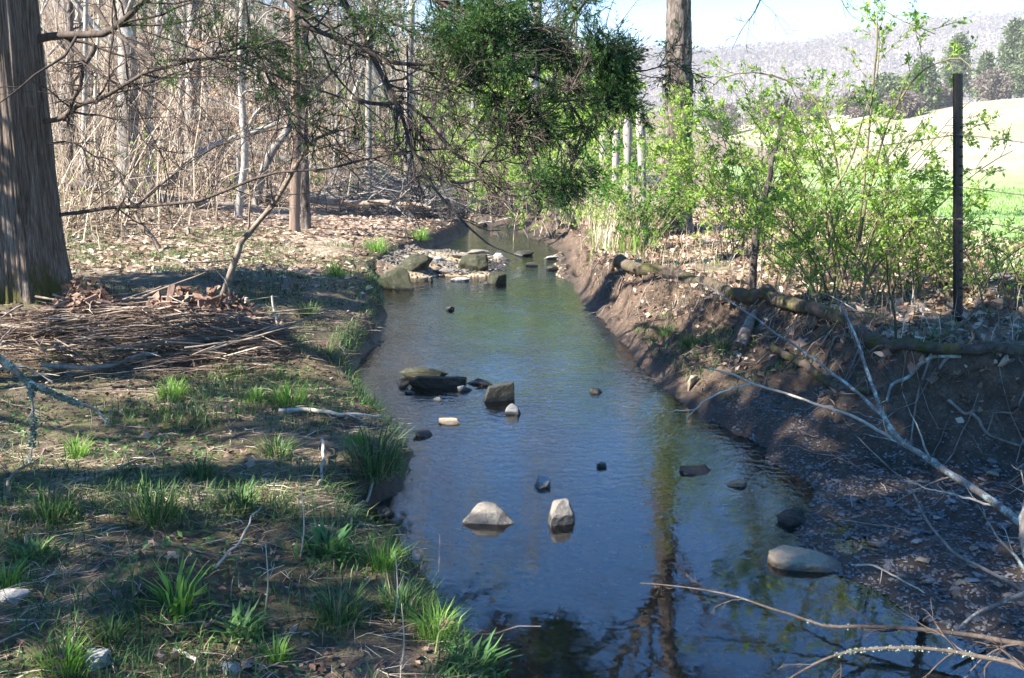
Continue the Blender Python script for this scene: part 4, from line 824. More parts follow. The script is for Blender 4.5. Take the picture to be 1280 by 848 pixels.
# ------------------------------------------------------------------ rose bushes and other green shrubs on the right
def shrub(name, label, px, py, d, canes, hgt, spreadx, leafn, leafs, mat, stem='green_stem', dens=3, arch=.05, kk=9, tall=None, bare=.12):
    x = (px - 640) / F * d; g = np.array([x, d, float(H(x, d))]); e = empty(name, g, label, 'shrub')
    st = g + np.stack([rng.normal(0, spreadx * .28, canes), rng.normal(0, .22, canes), np.zeros(canes)], -1); st[:, 2] = H(st[:, 0], st[:, 1]) - .02
    dr = norm(np.stack([rng.normal(0, .3, canes), rng.normal(0, .2, canes), np.ones(canes)], -1)); L_ = rng.uniform(.6, 1.15, canes) * hgt
    sg = np.sign(dr[:, 0])[:, None]; pts = [st]; n = 14
    for q in range(n - 1):
        pts.append(pts[-1] + dr * (L_ / (n - 1) * 1.15)[:, None]); dr = norm(dr + rng.normal(0, .07, dr.shape) + np.c_[sg * arch, 0 * sg, -arch * .9 * np.ones_like(sg) * q / n])
    A = np.stack(pts, 1); Rr = rng.uniform(.004, .008, canes)[:, None] * np.linspace(1, .35, n)
    if tall is not None:
        for path in tall: p_, r_ = trace(path, .010, .0025, n, .03); A = np.concatenate([A, p_[None]]); Rr = np.concatenate([Rr, r_[None]])
    P1, R1 = spawn(A, Rr, kk, (bare, 1), (.12, .36), (.4, 1.1), 6, .6, .0, .15); P2, R2 = spawn(P1, R1, dens, (.1, 1), (.25, .6), (.3, 1.), 4, .7, 0, .15)
    b = MB(); tubes(b, A, Rr, 5); tubes(b, P1, np.maximum(R1, .0022), 3); tubes(b, P2, np.maximum(R2, .0016), 3); b.build('canes', M[stem], e, True, g)
    c = MB(); q, dd = along(np.concatenate([P2, P2]), leafn, .9); kq = rng.random(len(q)) < .4 + .45 * ss(.2, .9, q[:, 2] - g[2] - .1); leaves(c, (q + rng.normal(0, .012, q.shape))[kq], leafs, .55, dd[kq], flat=.3); q, dd = along(P1, leafn, .9); leaves(c, q, leafs, .55, dd, flat=.3)
    o = c.build('leaves', M[mat], e, False, g); o['kind'] = 'stuff'; return e
T1 = [[(1035, 300, 7.3), (1030, 262, 7.3), (1042, 235, 7.3), (1062, 200, 7.3), (1072, 150, 7.3), (1095, 90, 7.3), (1100, 40, 7.3), (1106, 18, 7.3)],
      [(1075, 310, 7.3), (1080, 240, 7.3), (1084, 170, 7.3), (1092, 110, 7.3), (1100, 50, 7.2), (1098, 12, 7.2), (1130, 25, 7.1), (1170, 42, 7.)],
      [(1060, 300, 7.4), (1050, 230, 7.4), (1040, 160, 7.4), (1000, 110, 7.5), (950, 92, 7.6), (905, 95, 7.6), (880, 118, 7.6)],
      [(1070, 300, 7.2), (1085, 230, 7.2), (1110, 150, 7.1), (1150, 90, 7.), (1190, 75, 6.9), (1215, 90, 6.8)]]
shrub('rose_bush', 'tallest arching rose bush, open and leafy, left of the steel post', 1065, 305, 7.3, 24, 1.35, .6, 3, .036, 'young_leaf', dens=4, tall=T1, kk=10)
shrub('green_shrub', 'dense bright green shrub directly right of the plated bark tree', 938, 285, 11.8, 36, 1.75, .7, 4, .042, 'young_leaf', dens=4, kk=9)
shrub('green_shrub', 'paler green bush around the leaning dead snag', 995, 300, 8.8, 20, 1.5, .42, 3, .04, 'young_leaf', dens=3, kk=8)
shrub('green_shrub', 'low pale green bush filling the fence just left of the steel post', 1135, 320, 7.6, 24, .8, .75, 3, .036, 'young_leaf', dens=3, kk=8)
shrub('green_shrub', 'thin sparse green bush right of the steel post', 1235, 320, 7.0, 18, .75, .5, 2, .032, 'young_leaf', dens=3, kk=7)
shrub('green_shrub', 'darker green shrub tucked left of the plated bark tree', 800, 275, 13., 24, 1.3, .4, 4, .045, 'shrub_leaf', dens=4, kk=8)
shrub('green_shrub', 'yellow green bush at the base of the old wooden posts', 765, 270, 15., 26, 1.1, .8, 3, .05, 'young_leaf', dens=3, kk=7, stem='palewood')
shrub('green_shrub', 'loose light green bush behind the hanging cedar tips', 690, 265, 19., 26, 2.3, 1.2, 3, .075, 'young_leaf', dens=3, kk=8, stem='palewood')
shrub('green_shrub', 'light green thicket where the creek bends away', 630, 262, 23., 28, 2.6, 1.5, 3, .085, 'young_leaf', dens=3, kk=8, stem='palewood')
shrub('green_shrub', 'hazy green bush above the brush pile', 560, 262, 24., 24, 2.8, 1.5, 2, .085, 'young_leaf', dens=3, kk=7, stem='palewood')
# bright conifers and leafing trees behind the old posts
def crown_tree(name, label, px, pyt, d, w, mat, trunk='oak_bark', base_py=None, kind='cone', lf=.12, ncl=130, per=26, group=None):
    x = (px - 640) / F * d; z = float(H(x, d)); zt = P(px, pyt, d)[2]; hh = zt - z; g = np.array([x, d, z]); e = empty(name, g, label, 'tree', group)
    t = np.linspace(0, 1, 10); tr = g + np.stack([.02 * hh * np.sin(t * 4), 0 * t, hh * t * .97], -1); rad = (.022 * hh) * (1 - .9 * t); a = MB(); tubes(a, tr, rad, 7); a.build('trunk', M[trunk], e, True, g)
    prof = (lambda s: (1 - s) ** .7 * .95 + .05) if kind == 'cone' else (lambda s: np.sqrt(np.maximum(1 - (2 * s - 1) ** 2, .02)))
    W_ = w / F * d; s = rng.uniform(.08, 1, ncl) ** .85; az = rng.uniform(0, 2 * np.pi, ncl); rr = W_ * prof(s) * rng.uniform(.5, 1.05, ncl) * (1 + .3 * np.sin(az * 3 + s * 9))
    b0 = g + np.stack([0 * s, 0 * s, s * hh * .95], -1); tipp = b0 + np.stack([np.cos(az) * rr, np.sin(az) * rr, .15 * rr], -1)
    f = np.linspace(0, 1, 6)[None, :, None]; Br = b0[:, None] * (1 - f) + tipp[:, None] * f; b = MB(); tubes(b, Br, np.full((ncl, 6), .012 * hh / 6) * np.linspace(1, .3, 6), 3); b.build('branches', M[trunk], e, True, g)
    Q, _ = spawn(Br, np.full((ncl, 6), .01), 5, (.35, 1), (.25, .55), (.4, 1.1), 4, 1, .0, .2); c = MB(); q, dd = along(Q, per // 5 + 2, .9); leaves(c, q + rng.normal(0, lf * .5, q.shape), lf, .5, dd); q, dd = along(Br, 5, .9); leaves(c, q, lf, .5, dd)
    o = c.build('crown', M[mat], e, False, g); o['kind'] = 'stuff'; return e
crown_tree('young_tree', 'young yellow green tree behind the old wooden posts', 760, 85, 27, 55, 'young_leaf', kind='round', lf=.13)
crown_tree('young_tree', 'light green leafing tree behind the drooping cedar boughs', 690, 50, 34, 70, 'young_leaf', kind='round', lf=.15, ncl=150)
crown_tree('young_tree', 'pale leafing tree left of the light green one', 600, 40, 40, 80, 'young_leaf', kind='round', lf=.17, ncl=120)
crown_tree('valley_cedar', 'big dark cedar cut by the right edge of the picture on the slope crest', 1276, 18, 112, 40, 'far_cedar', lf=.45, ncl=190)
crown_tree('valley_cedar', 'tapering cedar on the crest, next in from the right edge', 1246, 22, 118, 26, 'far_cedar', lf=.45, ncl=130)
crown_tree('valley_cedar', 'rounded cedar below the ridge, above the steel post', 1180, 42, 125, 26, 'far_cedar', lf=.42, ncl=150)
crown_tree('valley_cedar', 'broad dark cedar just left of the steel post top', 1140, 72, 100, 26, 'far_cedar', lf=.4, ncl=130)
crown_tree('valley_cedar', 'lower olive cedar left of the broad dark one', 1098, 96, 108, 26, 'far_cedar', lf=.42, ncl=110, kind='round')
crown_tree('valley_cedar', 'small cedar between the crest trees and the post', 1214, 66, 116, 16, 'far_cedar', lf=.4, ncl=80)
for k, (px, pt, d, w) in enumerate([(1120, 120, 96, 22), (1165, 112, 104, 20), (1225, 90, 112, 18), (1060, 118, 118, 22), (1000, 122, 130, 26), (950, 128, 140, 26), (900, 132, 150, 26)]):
    crown_tree('valley_tree', 'leafless grey brown tree in the row below the far ridge', px, pt, d, w, 'ridge_trees', 'grey_bark', lf=.4, ncl=80, kind='round', group='bare trees below the far ridge')

# ------------------------------------------------------------------ log, roots and dead branches on the right bank
def fallen(name, label, cat, pix, r0, r1, mat, lift=.0, n=60, rough=.1, kids=0, part='stem', sides=12):
    q = np.array([gp(a, b_ + 1) for a, b_, c in pix]); q[:, 2] += r0 * .55; p = smooth_path(q, n); r = np.linspace(r0, r1, n) * (1 + .12 * fbm(np.linspace(0, 9, n), np.zeros(n), 2, 33)); hz_ = np.maximum(p[:, 2], H(p[:, 0], p[:, 1]) + .45 * r); hz_ = np.convolve(np.pad(hz_, 3, 'edge'), np.ones(7) / 7, 'valid'); p[:, 2] = np.maximum(hz_, H(p[:, 0], p[:, 1]) + .75 * r)
    base = p[0].copy(); e = empty(name, base, label, cat); mb = MB(); tubes(mb, p, r, sides, rough=rough); mb.build(part, M[mat], e, True, base)
    if kids:
        P1, R1 = spawn(p[None], r[None], kids, (.1, 1), (.06, .18), (.6, 1.4), 7, .3, -.03, .22); b = MB(); tubes(b, P1, np.maximum(R1, .002), 5); b.build('twigs', M[mat], e, True, base)
    return e
fallen('fallen_log', 'long mossy fallen log lying along the lip of the right bank', 'log', [(772, 338, 10.7), (800, 340, 10.2), (828, 346, 9.7), (860, 355, 9.1), (895, 366, 8.5), (930, 378, 7.9), (970, 386, 7.3), (1020, 398, 6.7), (1060, 412, 6.25), (1085, 430, 5.9), (1115, 443, 5.65), (1160, 450, 5.45), (1210, 449, 5.35), (1300, 450, 5.2)], .066, .03, 'mossy_log', kids=7)
fallen('exposed_root', 'thick mossy root crossing the dark bank below the fallen log', 'root', [(965, 440, 6.1), (990, 452, 5.95), (1010, 468, 5.8), (1035, 484, 5.6), (1065, 494, 5.45), (1100, 502, 5.35)], .028, .022, 'mossy_log', kids=3)
fallen('exposed_root', 'smooth grey root curving out of the dark bank under the steel post', 'root', [(1185, 505, 4.9), (1205, 525, 4.8), (1235, 545, 4.7), (1275, 560, 4.6)], .011, .007, 'deadwood', kids=3)
fallen('exposed_root', 'lichen spotted root hook under the horizontal part of the log', 'root', [(1200, 462, 5.25), (1160, 470, 5.2), (1135, 476, 5.15), (1115, 492, 5.1), (1108, 508, 5.1)], .012, .008, 'lichen_branch', kids=4)
fallen('exposed_root', 'dark root falling straight from the log beside the hooked root', 'root', [(1165, 462, 5.2), (1150, 490, 5.1), (1143, 520, 5.), (1138, 560, 4.9)], .008, .004, 'deadwood', kids=2)
fallen('exposed_root', 'root stub slanting down from the log near the right edge', 'root', [(1210, 448, 5.25), (1190, 462, 5.2), (1172, 480, 5.15)], .014, .008, 'deadwood')
fallen('fence_stub', 'short rotten stump leaning below the middle of the fallen log', 'stump', [(925, 440, 7.), (930, 425, 7.), (938, 408, 7.05), (945, 395, 7.1)], .05, .03, 'deadwood')
BR = dict(cat='branch', mat='lichen_branch')
bp = empty('dead_branch', P(1285, 665, 3.7), 'large forked lichen spotted dead branch hanging over the dark bank', 'branch')
def sub(parent, name, pix, r0, r1, mat, kids=0, n=40, klen=(.1, .3), wob=.008, ang=(.4, 1.), bias=None, lev=1):
    p, r = trace(pix, r0, r1, n, wob); LP[name] = (p, r); mb = MB(); tubes(mb, p, r, 8, rough=.16); base = np.array(parent.location); mb.build(name, M[mat], parent, True, base)
    if kids:
        P1, R1 = spawn(p[None], r[None], kids, (.1, .97), klen, ang, 7, .45, 0, .2, bias=bias); b = MB(); tubes(b, P1, np.maximum(R1, .001), 4)
        if lev > 1: P2, R2 = spawn(P1, R1, 4, (.2, 1), (.3, .6), (.4, 1.), 5, .6, 0, .2); tubes(b, P2, np.maximum(R2, .0009), 3)
        b.build('twigs', M[mat], parent, True, base)
    return p, r
sub(bp, 'main_limb', [(1430, 810, 3.3), (1330, 690, 3.5), (1285, 662, 3.6), (1240, 628, 3.75), (1195, 598, 3.9), (1150, 568, 4.05), (1120, 545, 4.15), (1104, 522, 4.25), (1092, 490, 4.35), (1078, 450, 4.5), (1066, 415, 4.65), (1050, 380, 4.8)], .019, .004, 'lichen_branch', 7, klen=(.08, .22))
sub(bp, 'upper_fork', [(1104, 522, 4.25), (1075, 495, 4.4), (1045, 470, 4.55), (1010, 445, 4.7), (975, 420, 4.9), (935, 392, 5.1), (890, 362, 5.3), (868, 352, 5.4)], .008, .003, 'lichen_branch', 4, klen=(.06, .18))
sub(bp, 'lower_fork', [(1150, 568, 4.05), (1110, 545, 4.2), (1060, 518, 4.4), (1010, 502, 4.6), (965, 487, 4.8), (938, 478, 4.9), (905, 465, 5.), (885, 460, 5.1)], .0075, .004, 'palewood', 3, klen=(.06, .14))
sub(bp, 'tip_fork', [(940, 479, 4.9), (912, 487, 4.9), (888, 497, 4.85), (868, 512, 4.8), (857, 528, 4.75)], .0055, .003, 'palewood', 0)
sub(bp, 'tip_twig', [(872, 512, 4.8), (850, 514, 4.85), (830, 513, 4.9), (805, 511, 4.95), (778, 509, 5.)], .0035, .0015, 'palewood', 0)
sub(bp, 'side_twig', [(1240, 632, 3.75), (1200, 620, 3.8), (1160, 610, 3.85), (1130, 600, 3.9)], .005, .002, 'palewood', 5, klen=(.2, .4))
sub(bp, 'side_limb', [(1300, 760, 3.3), (1286, 700, 3.4), (1280, 650, 3.5), (1290, 600, 3.6)], .02, .012, 'lichen_branch', 5, klen=(.3, .6), lev=2, bias=(-.6, 0, 0))
limb('dead_branch', 'thin brown branch arching down the gravel bar to the right edge', 'branch', [(1070, 545, 4.6), (1105, 580, 4.5), (1135, 608, 4.35), (1150, 640, 4.2), (1178, 675, 4.0), (1200, 695, 3.9), (1240, 715, 3.8), (1290, 745, 3.7)], .003, .008, 'deadwood', 6, (.1, .25), wob=.01)
limb('dead_branch', 'thin tan stick curving from the flat boulder across the gravel', 'branch', [(1055, 705, 4.05), (1090, 708, 3.95), (1120, 722, 3.85), (1155, 742, 3.75), (1190, 768, 3.6)], .005, .003, 'palewood', 2, (.1, .2), wob=.008)
limb('dead_branch', 'long dark branch stretching across the water at the bottom right', 'branch', [(1900, 930, 2.8), (1500, 850, 2.7), (1330, 815, 2.75), (1270, 806, 2.85), (1220, 794, 2.95), (1160, 790, 3.0), (1100, 788, 3.05), (1040, 782, 3.1), (985, 768, 3.2), (930, 750, 3.3), (868, 735, 3.4), (800, 728, 3.5)], .011, .002, 'cedar_twig', 9, (.05, .12), wob=.012, lev=2)
lb_ = limb('lichen_branch', 'lichen crusted branch nearest the lower right corner', 'branch', [(2000, 960, 2.6), (1550, 900, 2.5), (1340, 850, 2.5), (1280, 834, 2.6), (1230, 822, 2.7), (1180, 812, 2.75), (1120, 808, 2.8), (1065, 812, 2.85), (1020, 828, 2.9), (980, 850, 2.95)], .010, .003, 'cedar_twig', 8, (.06, .14), wob=.012, lev=2)
limb('dead_branch', 'pale crooked branch rising from the bottom right corner', 'branch', [(1195, 790, 3.3), (1220, 768, 3.4), (1255, 752, 3.5), (1300, 735, 3.6)], .006, .008, 'lichen_branch', 3, (.2, .4))
limb('lichen_branch', 'thick lichen crusted branch end reaching in at the left edge', 'branch', [(-500, 690, 3.4), (-250, 500, 3.4), (-40, 432, 3.5), (-5, 447, 3.6), (15, 462, 3.65), (40, 481, 3.7), (65, 491, 3.75), (90, 500, 3.8), (115, 511, 3.85), (137, 528, 3.9)], .019, .004, 'lichen_branch', 4, (.08, .2), wob=.01, n=40, rough=.3)
limb('lichen_twig', 'lichen tufted twig hanging under the lichen crusted branch', 'twig', [(36, 480, 3.68), (40, 500, 3.68), (42, 525, 3.68), (41, 550, 3.68), (38, 575, 3.68)], .006, .003, 'lichen_branch', 4, (.2, .4))
def lichen_on(key, t0, t1, n, sz, label):
    p, r = LP[key]; m = len(p); t = (t0 + (t1 - t0) * rng.random(n)); t = t[vn(t * 26, t * 0, 17) > .35] * (m - 1.001); n = len(t); i = t.astype(int); f = (t - i)[:, None]
    nn = norm(rng.normal(size=(n, 3))); c = p[i] * (1 - f) + p[i + 1] * f + nn * r[i][:, None] * .9; mb = MB(); leaves(mb, c, sz, .9, norm(nn + .8 * rng.normal(size=nn.shape))); return tag(mb.build('lichen_tuft', M['lichen'], None, False, p[0]), label, 'lichen', kind='stuff')
lichen_on('thick lichen crusted branch end reaching in at the left edge', .25, 1, 1500, .011, 'crust of grey green lichen on the branch end at the left edge')
lichen_on('lichen tufted twig hanging under the lichen crusted branch', .1, 1, 600, .013, 'lichen tuft hanging from the twig at the left edge')
lichen_on('lichen crusted branch nearest the lower right corner', .2, 1, 900, .006, 'crust of grey green lichen on the branch near the lower right corner')
lichen_on('long dark branch stretching across the water at the bottom right', .1, .7, 160, .006, 'lichen flecks on the long dark branch over the water')
lichen_on('main_limb', 0, .7, 500, .010, 'pale lichen scales on the large forked dead branch')

for k in range(46):
    y0 = rng.uniform(5.2, 12.5); x0 = float(np.interp(y0, LY, LX)) + .02; L_ = rng.uniform(.15, .55); t = np.linspace(0, 1, 12); xx = x0 - t * L_ * rng.uniform(.5, 1.) + .04 * fbm(t * 4, t * 0 + k, 2, 3); yy = y0 - t * L_ * rng.uniform(-.3, .9) + .05 * fbm(t * 4, t * 0 + k + 50, 2, 4)
    pz = np.maximum(H(xx, yy), 0) + .012 + .05 * np.sin(t * np.pi) * rng.random(); r_ = rng.uniform(.003, .010); mb = MB(); tubes(mb, np.stack([xx, yy, pz], -1), np.linspace(r_, r_ * .35, 12), 5, rough=.15); mb.build('root', M['deadwood'], bank_right)
# ------------------------------------------------------------------ rocks
import bmesh
def rock_mesh(name, mat, seed, sub_=3, cuts=9, flat=1., sharp=.55, noise_=.05, pts=None):
    r = np.random.default_rng(seed); bm = bmesh.new()
    if pts is None:
        n = 9 + cuts; v = r.normal(size=(n, 3)); v /= np.linalg.norm(v, axis=1)[:, None]; v *= r.uniform(.78, 1., (n, 1)); v[:, 2] = np.clip(v[:, 2], -.8, r.uniform(.45, .8))
    else: v = np.array(pts, float)
    for c in v: bm.verts.new(c)
    bmesh.ops.convex_hull(bm, input=bm.verts[:])
    for q in [q for q in bm.verts if not q.link_faces]: bm.verts.remove(q)
    if sub_ > 2:
        bmesh.ops.bevel(bm, geom=bm.edges[:], offset=.06, segments=2, profile=.6, affect='EDGES')
        bmesh.ops.triangulate(bm, faces=bm.faces[:]); bmesh.ops.subdivide_edges(bm, edges=[e for e in bm.edges if e.calc_length() > .2], cuts=3, use_grid_fill=True)
        bmesh.ops.triangulate(bm, faces=bm.faces[:])
    v = np.array([q.co[:] for q in bm.verts])
    if sub_ > 2: v += noise_ * np.stack([fbm(v[:, 0] * 2 + seed, v[:, 1] * 2 + v[:, 2] * 2, 3, seed + k) for k in range(3)], -1) + .035 * np.stack([fbm(v[:, 0] * 6 + seed, v[:, 1] * 6 + v[:, 2] * 5, 2, seed + 20 + k) for k in range(3)], -1)
    v[:, 2] *= flat
    for q, c in zip(bm.verts, v): q.co = c
    bmesh.ops.recalc_face_normals(bm, faces=bm.faces[:])
    me = bpy.data.meshes.new(name); bm.to_mesh(me); bm.free(); me.materials.append(M[mat])
    at = me.attributes.new('rnd', 'FLOAT', 'FACE')
    me.polygons.foreach_set('use_smooth', np.full(len(me.polygons), False)); return me
HULL = {3: [(-1, -.3, -.4), (-.95, -.45, 0), (-.2, -.6, -.5), (.9, -.6, -.5), (1, -.45, -.15), (.95, .3, -.5), (-.45, .1, .68), (-.1, .25, .85), (.25, -.05, .78), (.55, .3, .25), (-.8, .4, -.4), (0, .7, -.4), (.3, -.62, -.1)],
        8: [(-1, -.6, -.5), (.7, -.8, -.5), (1, .1, -.4), (.5, .8, -.4), (-.7, .7, -.4), (-.8, -.6, .25), (.45, -.75, .35), (-.45, .3, .95), (.45, .4, .95), (-.3, -.25, .9), (.4, -.2, .85), (.85, .2, .2), (-.6, .4, .4)],
        34: [(-1, -.6, -.5), (1, -.5, -.5), (1, .5, -.5), (-.9, .6, -.5), (-.55, -.5, .55), (.9, -.45, .8), (.95, .45, .75), (-.4, .5, .6)],
        21: [(-1, -.2, -.4), (-1, .2, .35), (-.8, -.5, .3), (-.6, .5, .5), (.2, -.7, .25), (.1, .5, .4), (.9, -.5, -.1), (1, 0, .05), (.8, .5, .1), (-.7, -.6, -.5), (.8, -.6, -.5), (.7, .6, -.5), (-.8, .5, -.5)]}
ROCKS = [ # px, py (waterline centre), width px, height px, material, name, label, seed, rot
 (611, 655, 74, 31, 'pale_rock', 'boulder', 'large pale triangular boulder standing in the middle of the creek', 3, 0.),
 (702, 655, 45, 36, 'pale_rock', 'boulder', 'tall pale wedge boulder right of the triangular one', 8, .4),
 (677, 609, 25, 18, 'grey_rock', 'rock', 'small blue grey rock upstream between the two pale boulders', 12, .3),
 (752, 585, 14, 8, 'dark_rock', 'rock', 'small round dark rock alone in the rippled water', 13, 0),
 (1011, 712, 88, 26, 'tan_rock', 'boulder', 'long flat tan boulder at the edge of the gravel bar', 21, -.15),
 (868, 592, 46, 10, 'dark_rock', 'rock', 'flat dark rock breaking the surface left of the gravel bar', 23, 0),
 (505, 486, 42, 16, 'dark_rock', 'rock', 'dark mossy rock at the left end of the rock row across the creek', 31, .1),
 (545, 486, 76, 20, 'dark_rock', 'rock', 'long low dark rock in the rock row across the creek', 32, .05),
 (528, 473, 64, 12, 'mossy_rock', 'rock', 'thin mossy slab behind the long low dark rock', 35, -.1),
 (598, 482, 36, 8, 'dark_rock', 'rock', 'low wet rock linking the long rock and the dark block', 33, 0),
 (621, 502, 46, 26, 'dark_rock', 'rock', 'dark square block at the right end of the rock row', 34, .3),
 (581, 489, 22, 11, 'grey_rock', 'rock', 'small pale grey rock tucked left of the dark square block', 36, .4),
 (640, 519, 38, 20, 'grey_rock', 'rock', 'grey rock just in front of the dark square block', 37, .2),
 (560, 530, 30, 9, 'tan_rock', 'rock', 'flat tan rock in front of the rock row', 38, 0),
 (529, 546, 28, 8, 'dark_rock', 'rock', 'flat dark rock close to the left bank grass clump', 39, .2),
 (547, 501, 18, 6, 'grey_rock', 'rock', 'small flat rock below the long low dark rock', 40, 0),
 (512, 492, 14, 4, 'grey_rock', 'rock', 'tiny flat rock by the left end of the rock row', 41, 0),
 (745, 492, 24, 7, 'dark_rock', 'rock', 'thin dark rock near the right bank level with the rock row', 42, 0),
 (563, 388, 13, 6, 'dark_rock', 'rock', 'lone dark rock in the calm far pool', 43, .3),
 (500, 362, 55, 20, 'mossy_rock', 'boulder', 'broad mossy slab at the left shore of the riffle', 51, 0),
 (520, 338, 50, 14, 'mossy_rock', 'rock', 'mossy rock at the back left of the riffle', 52, .2),
 (592, 340, 46, 16, 'mossy_rock', 'boulder', 'rounded dark mossy boulder in the riffle', 53, 0),
 (621, 355, 26, 11, 'mossy_rock', 'boulder', 'upright mossy block at the right end of the riffle rocks', 54, .3),
 (557, 343, 24, 10, 'pale_rock', 'rock', 'white rock between the mossy riffle boulders', 55, .1),
 (538, 352, 22, 9, 'pale_rock', 'rock', 'pale rock left of the white riffle rock', 56, .5),
 (575, 352, 26, 7, 'grey_rock', 'rock', 'flat grey rock in front of the rounded mossy boulder', 57, 0),
 (610, 356, 12, 6, 'pale_rock', 'rock', 'small white rock against the upright mossy block', 58, 0),
 (548, 326, 24, 7, 'grey_rock', 'rock', 'grey rock at the back of the riffle, left of the gap', 59, 0),
 (575, 324, 26, 8, 'pale_rock', 'rock', 'pale rock at the back of the riffle behind the mossy boulder', 60, .4),
 (598, 318, 30, 8, 'pale_rock', 'rock', 'pale rock at the head of the riffle near the far pool', 61, .2),
 (622, 322, 22, 7, 'grey_rock', 'rock', 'grey rock at the head of the riffle right of the pale one', 62, 0),
 (655, 320, 26, 5, 'dark_rock', 'rock', 'low dark rock at the tail of the far pool', 63, 0),
 (690, 324, 22, 5, 'grey_rock', 'rock', 'flat grey rock against the right bank at the riffle', 64, 0),
 (665, 333, 20, 4, 'dark_rock', 'rock', 'wet dark rock in the fast water of the riffle', 65, 0),
 (690, 338, 18, 4, 'dark_rock', 'rock', 'small wet rock below the riffle near the right bank', 66, 0),
 (590, 275, 12, 14, 'tan_rock', 'rock', 'upright rock at the far bend of the creek', 67, 0),
 (604, 283, 22, 10, 'pale_rock', 'rock', 'pale rock on the far bend shore', 68, 0),
 (480, 645, 26, 14, 'dark_rock', 'rock', 'wet dark rock under the cut left bank', 71, 0),
 (120, 840, 34, 24, 'grey_rock', 'rock', 'purplish grey rock half buried at the bottom left', 72, .2),
 (8, 756, 44, 16, 'grey_rock', 'rock', 'grey rock cut by the left edge in the grass', 73, 0),
 (285, 842, 26, 14, 'grey_rock', 'rock', 'small purplish rock at the bottom edge right of the soil mound', 74, 0),
 (996, 655, 44, 20, 'dark_rock', 'rock', 'dark rock in the shallows just above the long tan boulder', 75, .1),
 (922, 608, 30, 8, 'tan_rock', 'rock', 'brown rock just under the surface off the gravel bar', 76, 0),
 (1255, 352, 30, 14, 'pale_rock', 'rock', 'pale rock among the dead leaves right of the steel post', 77, .2),
 (868, 487, 26, 22, 'tan_rock', 'clod', 'reddish clod of earth slumped on the right shore', 78, 0)]
RVAR = {}
for px, py, w, hgt, mt, nm, lb, sd, rz in ROCKS:
    g = gp(px, py); 
    if g[2] < 0: g = P0(px, py)
    d = np.linalg.norm(g - [0, 0, CAMZ]); W_ = w / F * d / 2; H_ = hgt / F * d * (.6 if d < 6 else (1. if d > 11 else .62) if mt in ('dark_rock', 'mossy_rock') else .5)
    me = rock_mesh(nm, mt, sd, 3, 7, 1., .5, .06, HULL.get(sd))
    v = np.array([q.co[:] for q in me.vertices])
    sx = W_ / np.abs(v[:, 0]).max(); sz = (H_ * 1.25) / (v[:, 2].max() * .8 + .2)
    o = inst(nm, me, (g[0], g[1] + W_ * .35, g[2] + H_ * (.05 if d < 6 else .22)), (0, 0, rz), (sx, sx * (.75 if d < 6 else .6), sz)); tag(o, lb, 'rock' if nm != 'clod' else 'clod')
# submerged long rock at the front
g = P0(655, 765, -.06); me = rock_mesh('rock', 'tan_rock', 91, 4, 8, 1., .5, .08); o = inst('rock', me, (g[0], g[1], -.075), (0, .08, .5), (.27, .085, .07)); tag(o, 'long pale rock lying under the surface at the bottom of the creek', 'rock')
# stones: pieces of the gravel bar and of the creek bed
SV = [rock_mesh('stone', ['pebbles', 'grey_rock', 'pebbles', 'tan_rock'][k % 4], 200 + k, 2, 4, .55, .5, .05) for k in range(8)]
n = 0
while n < 170:
    px = rng.uniform(985, 1285); py = rng.uniform(575, 790); g = gp(px, py)
    a, b_ = shore(g[0], g[1])
    if b_ < .02 or g[2] > .16: continue
    s = rng.uniform(.012, .03) * (1 if rng.random() < .85 else 1.5); o = inst('stone', SV[int(rng.integers(0, 8))], (g[0], g[1], g[2] + s * .15), (rng.uniform(-.2, .2), rng.uniform(-.2, .2), rng.uniform(0, 6.3)), (s, s * rng.uniform(.6, 1), s * rng.uniform(.5, .9)), bank_right); n += 1
for px, py, s in [(1097, 686, .042), (1100, 660, .022), (1065, 629, .035), (1083, 672, .02), (1102, 694, .02), (1082, 690, .018), (1140, 618, .03), (1170, 652, .026), (1110, 676, .018), (1162, 729, .028), (1045, 603, .028), (1010, 586, .025), (1178, 742, .022), (1094, 668, .022), (1068, 612, .02), (1215, 728, .03), (1240, 655, .02)]:
    g = gp(px, py); s *= 1.25; inst('stone', SV[int(rng.choice([1, 5]))], (g[0], g[1], g[2] + s * .2), (0, 0, rng.uniform(0, 6)), (s, s * .62, s * .5), bank_right)
n = 0
while n < 120:
    y = rng.uniform(3.2, 16); x = rng.uniform(-2, 2.2); a, b_ = shore(x, y)
    if a > -.03 or b_ > -.03: continue
    if (x > .3 + .1 * y) and rng.random() < .5: continue
    s = rng.uniform(.02, .06); inst('stone', SV[int(rng.integers(0, 8))], (x, y, float(H(x, y)) + s * .1), (0, 0, rng.uniform(0, 6)), (s, s * .8, s * .7), creek_bed); n += 1
